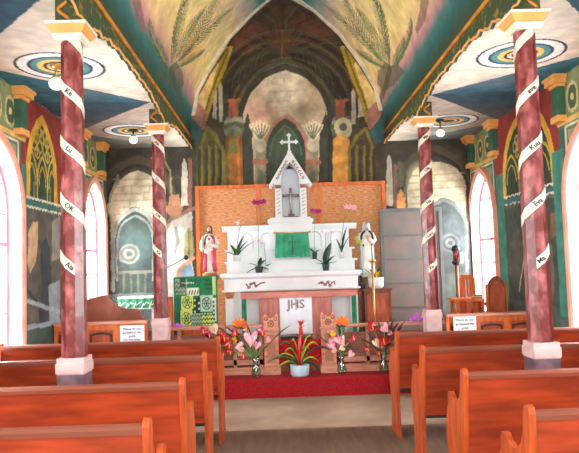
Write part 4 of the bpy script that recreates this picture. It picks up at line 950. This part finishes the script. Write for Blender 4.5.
def vase(px,py,y,h,label,r=.045):
    B=atY(px,py,y); B.z=max(B.z,.217); B.z=.217; o=thing('glass_vase',B,label,'vase','glass vases at the rail')
    c=MB(); c.lathe(B,[(r*.9,0),(r*1.15,.02),(r*1.3,h*.25),(r*.85,h*.5),(r*.7,h*.7),(r*1.1,h),(r*1.05,h),(r*.65,h*.7),(r*.8,h*.5),(r*1.2,h*.25),(r*1.0,.03)],18,cap=False); c.build('glass',vase_m,o)
    s_=MB()
    for k in range(7): t=k*.9; s_.tube([(B.x+.02*math.cos(t),B.y+.02*math.sin(t),B.z+.03),(B.x-.012*math.cos(t),B.y-.012*math.sin(t),B.z+h)],.0035,5)
    s_.build('stems',stemm,o)
    return Vector((B.x,B.y,B.z+h*.85))
def foliage(root,tips,y,m_,label,wd=.05):
    wd*=1.6
    o=thing('leaf_spray',root,label,'foliage')
    for px,py in tips:
        P=atY(px,py,y+random.uniform(-.03,.05)); c=MB(); mid=(Vector(root)+P)/2+Vector((0,0,.02)); c.tube([root,mid],[.003,.003],5); c.petal(mid,P,wd,curl=.05); c.build('leaf',m_,o)
def bird(px,py,y,root,label,ang=.6):
    P=atY(px,py,y); o=thing('bird_of_paradise',root,label,'flower','birds of paradise in the bouquets'); MB().tube([root,(Vector(root)+P)/2,P],.005,5).build('stem',stemm,o)
    c=MB()
    for k in range(5): t=PI/2+(k-2)*.42; c.petal(P,P+Vector((.12*math.cos(t),-.02,.13*math.sin(t))),.045,up=(0,-1,0))
    c.build('sepals',bop,o); c=MB(); c.petal(P+Vector((-.07,0,.02)),P+Vector((.05,-.01,-.01)),.03,up=(0,-1,0)); c.build('spathe',leafd,o)
YF=7.26
v1=vase(256,373,YF,.24,'clear glass vase on the red carpet, left of the bromeliad')
for px,py,m_,r_,l in [(251,338,an_pink,.08,'large striped pink anthurium, centre of the left bouquet'),(240,347,an_pink,.06,'pink anthurium low in the left bouquet, beside an orange bloom'),(262,333,an_hot,.05,'deep pink anthurium at upper right of the left bouquet'),(229,345,an_red,.062,'pink-red anthurium left of centre in the left bouquet'),(224,338,an_red,.07,'red anthurium at left of the left bouquet, over the rail'),(223,354,an_red,.04,'small round red anthurium hanging lowest at left'),(203,331,an_hot,.05,'rose anthurium at far left, above the pew end'),(209,335,an_hot,.045,'second rose anthurium at far left, closer to the cream one'),(214,329,an_white,.055,'cream white anthurium high at left, facing up'),(217,345,an_white,.048,'cream pink anthurium low beside the pew end'),(243,356,an_hot,.04,'small magenta anthurium low beside the left vase')]:
    anthurium(px,py,YF-random.uniform(0,.06),v1,m_,l,r_)
for px,py,m_,r_,l in [(246,329,an_hot,.045,'rose anthurium just below the orange bloom in the left bouquet'),(257,345,an_pink,.045,'pink anthurium right of centre low in the left bouquet'),(235,333,an_red,.05,'red anthurium leaning left under the orange bloom'),(268,340,an_pink,.04,'pale pink anthurium at the right edge of the left bouquet'),(230,352,an_hot,.036,'magenta anthurium between the two low red ones at left')]:
    anthurium(px,py,YF-random.uniform(0,.06),v1,m_,l,r_)
bird(240,328,YF,v1,'orange bird of paradise bloom at the top of the left bouquet')
for px,py,l in [(234,341,'orange tulip-like bloom at middle of the left bouquet'),(240,353,'yellow bloom low in the left bouquet')]:
    P=atY(px,py,YF); o=thing('yellow_flower',v1,l,'flower'); MB().tube([v1,P],.004,5).build('stem',stemm,o); c=MB()
    for k in range(6): t=k*PI/3; c.petal(P,P+Vector((.04*math.cos(t),-.02,.045*math.sin(t)+.01)),.03,up=(0,-1,0))
    c.build('petals',yel,o)
foliage(v1,[(232,328),(262,326),(268,345),(246,320)],YF,leafm,'green leaves fanning from the left glass vase')
foliage(v1,[(290,324),(224,324),(212,322)],YF+.02,leafd,'long dark blue-green leaves spreading from the left bouquet',.045)
foliage(v1,[(262,350),(256,345),(270,340)],YF-.04,leafl,'bright lime leaves low in the left bouquet',.045)
v2=vase(342,372,YF,.24,'clear glass vase on the red carpet, right of the bromeliad')
for px,py,m_,r_,l in [(331,343,an_pink,.07,'striped pale pink anthurium at left of the middle bouquet'),(340,340,an_pink,.07,'pink anthurium in the centre of the middle bouquet'),(353,338,an_hot,.05,'rose anthurium at right of the middle bouquet'),(342,348,an_white,.035,'small cream anthurium at the vase mouth, middle bouquet'),(351,354,an_pink,.04,'pink looped anthurium hanging right of the middle vase'),(334,350,an_pink,.04,'small pink anthurium drooping at lower left, middle bouquet')]:
    anthurium(px,py,YF-random.uniform(0,.06),v2,m_,l,r_)
bird(342,326,YF,v2,'orange bird of paradise bloom above the middle bouquet')
P=atY(333,334,YF); o=thing('yellow_flower',v2,'round yellow-orange bloom at the top left of the middle bouquet','flower'); MB().tube([v2,P],.004,5).build('stem',stemm,o); c=MB(); c.sphere(P,.035,10); c.build('petals',yel,o)
foliage(v2,[(344,318),(338,320),(350,325),(325,330)],YF,leafm,'green pointed leaves rising behind the middle bouquet',.035)
foliage(v2,[(314,333),(352,345),(360,330)],YF,leafd,'dark leaves spreading sideways from the middle bouquet',.04)
foliage(v2,[(349,342),(346,350)],YF-.05,leafl,'lime leaf curling down from the middle bouquet',.045)
v3=vase(384,370,YF,.24,'clear glass vase mostly hidden behind the right front pew')
for px,py,m_,r_,l in [(372,327,an_red,.065,'bright red anthurium at upper left of the right bouquet'),(385,328,an_pink,.055,'pale pink anthurium at the top of the right bouquet'),(383,341,an_red,.075,'largest red anthurium, low beside the right pew'),(376,343,an_white,.05,'peach cream anthurium low in the right bouquet'),(367,349,an_red,.035,'small dark red anthurium left of the right bouquet'),(378,353,an_red,.04,'small red anthurium lowest in the right bouquet'),(390,333,an_pink,.035,'small pink anthurium behind the pew corner')]:
    anthurium(px,py,YF-random.uniform(0,.06),v3,m_,l,r_)
foliage(v3,[(360,338),(365,330),(391,343),(378,320),(388,320)],YF,leafd,'dark leaves around the right bouquet',.05)
foliage(v3,[(398,322),(402,326),(394,318),(405,320)],YF,mat('burgundy_leaf',(110,50,70),.5),'burgundy leaves at the right edge of the right bouquet',.045)
# violet posies on panels
for px,py,yy,l in ((160,327,6.70,'small violet orchid spray by the far left column'),):
    pass
B=atY(427,325,7.36); o=thing('violet_orchid_spray',(B.x,7.40,.776),'violet orchid blooms lying on the right altar rail','flower')
MB().tube([(B.x-.16,7.42,.782),(B.x,7.41,.79),(B.x+.12,7.42,.782)],.004,5).build('stem',stemm,o)
for k in range(10):
    c=MB(); blossom(c,(B.x-.18+k*.036,7.40,.80+.03*(k%3)),.032); c.build('blossom',vio,o)
B=atY(178,327,7.36); o=thing('violet_orchid_spray',(B.x,7.40,.801),'violet orchid blooms lying on the left altar rail','flower')
MB().tube([(B.x-.05,7.42,.806),(B.x+.05,7.42,.81)],.004,5).build('stem',stemm,o)
for k in range(3):
    c=MB(); blossom(c,(B.x-.05+k*.04,7.40,.822+.01*(k%2)),.026); c.build('blossom',vio,o)
# bromeliad
B=atY(300,374.5,7.24); B.z=.217; o=thing('potted_bromeliad',B,'bromeliad with tall red spike in a pale grey pot','plant')
c=MB(); c.lathe(B,[(.088,0),(.105,.02),(.112,.13),(.10,.135),(.095,.11)],26); c.build('pot',pot_gray,o)
MB().lathe((B.x,B.y,B.z+.105),[(.09,0),(.085,.01)],20).build('soil',soil,o)
tips=[(274,372),(280,345),(285,352),(322,374),(319,362),(318,345),(300,360),(276,358),(330,350),(291,342),(312,338),(268,362),(310,350),(288,365)]
for k,(px,py) in enumerate(tips):
    T=atY(px,py,7.24-.04*(k%3)); base=Vector((B.x,B.y,B.z+.12)); up=max(base.z,T.z)+.12
    n=8; P=[]
    for i in range(n+1):
        t=i/n; P.append(Vector(((base.x*(1-t)+T.x*t),(base.y*(1-t)+T.y*t),(1-t)**2*base.z+2*t*(1-t)*up+t*t*T.z)))
    m_=MB(); vs=[]
    for i,p in enumerate(P):
        t=i/n; wd=.032*math.sin(PI*(t*.85+.12))**.6; wd=max(wd,.002); vs+=[p+Vector((0,-wd*.2,wd/2)),p+Vector((0,wd*.3,-wd/2)),p+Vector((wd*.3,-.004,0))]
    rings=[vs[i*3:i*3+3] for i in range(n+1)]; m_.loft(rings,True,True,True); m_.build('leaf',[leafl,leafm,leafl,leafd,leafl][k%5],o)
T=atY(301,323,7.24); c=MB(); c.tube([(B.x,B.y,B.z+.1),(B.x+.0,B.y,(B.z+T.z)/2),(T.x,B.y,T.z)],[.02,.024,.012],8)
for k in range(16):
    t=k/15; z=B.z+.22+(T.z-B.z-.24)*t; a=k*2.4; c.petal((T.x,B.y,z),(T.x+.045*math.cos(a)*(1.2-t*.2),B.y+.04*math.sin(a),z+.05),.022)
for k in range(6): a=k*PI/3; c.petal(T-Vector((0,0,.03)),T+Vector((.06*math.cos(a),.04*math.sin(a),.035)),.03)
c.build('flower_spike',an_red,o)
# ================================================================ SIDE FURNITURE
# sideways pew at the left wall
o=thing('side_pew',(-2.0,7.55,.205),'dark curved-end bench set sideways against the left wall','bench')
def q(px,py,y=7.3): p=atY(px,py,y); return (p.x,p.z)
E_=[q(80,324),q(81,302),q(92,298.5),q(104,295),q(107,296),q(112,302),q(118,306),q(126,308.5),q(137,309),q(141,312),q(141,316),q(146,320),q(146,324)]
EP=[(max(a,XL+.03),b) for a,b in E_]
EP=[(EP[0][0],.215)]+EP+[(EP[-1][0]-.02,.60),(EP[-1][0]-.04,.215)]
MB().prism(EP,'y',7.3,7.34).build('end_panel',mat('side_pew_wood',(178,98,70),.4,0,(134,66,48),3,coat=.3),o)
MB().box(-2.4,-1.66,7.34,7.8,.60,.64).build('seat',pew_wood,o)
MB().prism([(-2.42,.64),(-2.12,1.05),(-2.09,1.05),(-2.38,.64)],'y',7.34,7.8).build('backrest',pew_wood,o)
MB().prism([(-2.42,.215),(-2.42,.95),(-2.05,.95),(-1.7,.75),(-1.64,.6),(-1.68,.215)],'y',7.8,7.84).build('end_panel',MATS['side_pew_wood'],o)
# green-banded credence table at back left
a,b_=atY(118,297,8.5),atY(155,309,8.5)
o=thing('credence_table',((a.x+b_.x)/2,8.6,.205),'small narrow table against the left back wall','table')
MB().bbox(a.x,b_.x,8.5,8.8,a.z-.03,a.z-.004,.004).build('top',white_paint,o)
for xx in (a.x+.02,b_.x-.05):
    for yy in (8.52,8.75): MB().box(xx,xx+.03,yy,yy+.03,.205,a.z-.03).build('leg',white_paint,o)
o=thing('green_runner',((a.x+b_.x)/2,8.49,b_.z),'green and white patterned runner hanging on the narrow back-left table','cloth')
mr=Mural(0,b_.x-a.x,0,a.z-b_.z,.008,(40,140,96),lambda U,V:(a.x+U,8.492-.003*np.sin(U*60),b_.z+V),lambda p,q_:(0,0))
W_=b_.x-a.x;H_=a.z-b_.z
for k in range(14): mr.line([(W_*k/14,.03+.03*(k%3)),(W_*(k+.8)/14,.10-.02*(k%2))],.014,(228,238,224),1,px=False,warp=False)
mr.line([(0,H_-.01),(W_,H_-.01)],.03,(226,232,226),1,px=False,warp=False); mr.line([(0,.01),(W_,.01)],.016,(200,220,206),1,px=False,warp=False)
ro=mr.build('cloth'); del ro['kind']; ro.parent=o; ro.location=-o.location; md=ro.modifiers.new('thickness','SOLIDIFY'); md.thickness=.004
# microphone by the quilt
m0=atY(171,269,8.0); m1=atY(178,262,8.0)
o=thing('microphone_stand',(qx0-.17,8.05,.205),'thin microphone stand with a black head beside the quilt','microphone')
c=MB(); c.lathe((qx0-.17,8.05,.205),[(.11,0),(.11,.012),(.02,.03)],16); c.tube([(qx0-.17,8.05,.21),(qx0-.17,8.05,m0.z)],.009,8); c.build('pole',black_m,o)
c=MB(); c.tube([(qx0-.17,8.05,m0.z-.01),tuple(m1),tuple(atY(185,257.5,8.0))],.006,6); c.build('boom',black_m,o)
c=MB(); e_=atY(186,257.5,8.0); c.sphere(e_,.032,10); c.build('head',black_m,o)
# right chancel: votive lamp, chairs, kneeler
a=atY(456,252,8.6)
o=thing('votive_lamp_stand',(a.x,8.6,.205),'black lantern with red glass on a slim wooden post','lamp')
c=MB(); c.lathe((a.x,8.6,.205),[(.13,0),(.13,.02),(.05,.05),(.03,.08)],16); c.tube([(a.x,8.6,.25),(a.x,8.6,1.42)],.024,10); c.build('post',brown_wood,o)
c=MB(); c.lathe((a.x,8.6,1.42),[(.03,0),(.06,.03),(.065,.05),(.05,.06)],16); c.lathe((a.x,8.6,1.62),[(.05,0),(.065,.012),(.055,.06),(.02,.08)],16)
for k in range(4): t=k*PI/2+.6; c.tube([(a.x+.048*math.cos(t),8.6+.048*math.sin(t),1.47),(a.x+.048*math.cos(t),8.6+.048*math.sin(t),1.63)],.006,5)
c.build('lantern_frame',black_m,o)
MB().lathe((a.x,8.6,1.482),[(.02,0),(.04,.02),(.042,.12),(.036,.135)],14).build('glass',redglass,o)
p=MB(); p.bbox(a.x+.035,a.x+.075,8.52,8.54,1.45,1.6,.004); p.build('highlight_patch',paper,o)  # white slab standing in for the highlight on the lantern
def chair(px,y,zt,W,label,slats,rot,zs=.66,crest=.07):
    x=atY(px,280,y).x; o=thing('wooden_chair',(x,y,.205),label,'chair'); z0=.205
    for sx in (-1,1): MB().bbox(x+sx*W/2-.02,x+sx*W/2+.02,y-.02,y+.02,z0,zt-.04 if slats else zt-.1,.004).build('rear_post',orange_wood,o); MB().bbox(x+sx*W/2-.02,x+sx*W/2+.02,y+.38,y+.42,z0,zs,.004).build('front_leg',orange_wood,o)
    MB().bbox(x-W/2-.01,x+W/2+.01,y-.01,y+.43,zs-.03,zs,.006).build('seat',red_wood,o)
    if slats:
        MB().bbox(x-W/2,x+W/2,y-.015,y+.015,zt-.06,zt,.006).build('crest_rail',orange_wood,o)
        for k in range(3): xx=x-W/4+k*W/4; MB().box(xx-.012,xx+.012,y-.008,y+.008,zs,zt-.06).build('slat',orange_wood,o)
    else:
        P=[(x-W/2,zs+.02),(x-W/2,zt-.1)]+[(x-W/2+W*k/10,zt-.1+(crest+.03)*math.sin(PI*k/10)**.8) for k in range(1,10)]+[(x+W/2,zt-.1),(x+W/2,zs+.02)]
        MB().prism(P,'y',y-.028,y-.0).build('back_panel',red_wood,o)
        MB().strip([(a_,b__) for a_,b__ in P],[(x+(a_-x)*.84,zs+.06+(b__-zs-.06)*.88) for a_,b__ in P],'y',y-.036,y-.028).build('back_moulding',brown_wood,o)
    for sx in (-1,1): MB().bbox(x+sx*W/2-.02,x+sx*W/2+.02,y+.0,y+.40,zs+.22,zs+.25,.004).build('arm',orange_wood,o)
chair(495.5,7.45,1.29,.21,'tall wooden chair with arched solid back by the right window',False,0,.72)
chair(467,8.0,1.30,.16,'slatted light wooden chair behind the lantern post',True,0,.70)
l0=atY(456,299,7.6); l1=atY(479,304,7.6)
o=thing('reading_desk',((l0.x+l1.x)/2,7.7,.205),'low orange wooden desk with a book, left of the arched chair','desk')
MB().bbox(l0.x-.02,l1.x,7.55,7.9,l0.z-.03,l0.z,.005).build('top',orange_wood,o)
for xx in (l0.x,l1.x-.05):
    for yy in (7.57,7.84): MB().box(xx,xx+.04,yy,yy+.04,.205,l0.z-.03).build('leg',orange_wood,o)
MB().box(l0.x+.04,l1.x-.05,7.58,7.60,l0.z-.14,l0.z-.03).build('apron',red_wood,o)
k0=atY(477,311,7.35)
o=thing('step_stool',(k0.x,7.40,.205),'orange stool with a tan book block, in front of the desk','stool')
MB().bbox(k0.x-.12,k0.x+.08,7.30,7.46,1.0,1.035,.004).build('top',orange_wood,o)
for sx in (-.10,.05): MB().box(k0.x+sx,k0.x+sx+.03,7.32,7.44,.205,1.0).build('leg',red_wood,o)
o=thing('tan_book',(k0.x+.01,7.36,1.036),'small tan closed book lying on the orange stool','book')
c=MB(); c.bbox(k0.x-.04,k0.x+.07,7.33,7.43,1.036,1.046,.002); c.bbox(k0.x-.04,k0.x+.07,7.33,7.43,1.066,1.076,.002); c.build('cover',brown_wood,o); MB().box(k0.x-.035,k0.x+.065,7.335,7.425,1.046,1.066).build('pages',rubber,o)
b0=atY(507,313,7.35)
o=thing('side_bench',(2.5,6.98,0),'long dark-topped wooden bench against the right wall','bench')
MB().bbox(2.28,XR-.03,6.86,7.12,.86,.895,.006).build('seat',red_wood,o)
for yy in (6.9,7.04): MB().box(2.31,XR-.06,yy,yy+.04,0,.86).build('leg',brown_wood,o)
MB().box(2.31,XR-.06,6.955,6.975,.72,.86).build('apron',red_wood,o)
# ================================================================ PENDANT LAMPS
def lamp(x,y,drop,label,r=.055):
    o=thing('ceiling_lamp',(x,y,CZ-drop),label,'lamp','ceiling lamps at the medallions')
    c=MB(); c.lathe((x,y,CZ-.03),[(.03,0),(.055,.02),(.055,.029)],16); c.tube([(x,y,CZ-.02),(x,y,CZ-drop+r)],.008,6); c.build('rod',black_m if y>6 else metal_m,o)
    c=MB(); c.lathe((x,y,CZ-drop+r*.7),[(r*.5,0),(r*.6,.012),(.012,.03)],14); c.build('gallery',metal_m,o)
    c=MB(); c.sphere((x,y,CZ-drop),r,12,1,1,.85); c.build('globe',globe_m,o)
lamp(-1.85,5.2,.16,'white glass lamp under the near left painted medallion',.062)
lamp(-1.79,7.72,.13,'small white globe lamp under the far left medallion')
lamp(2.05,7.62,.17,'small white globe lamp under the far right medallion')
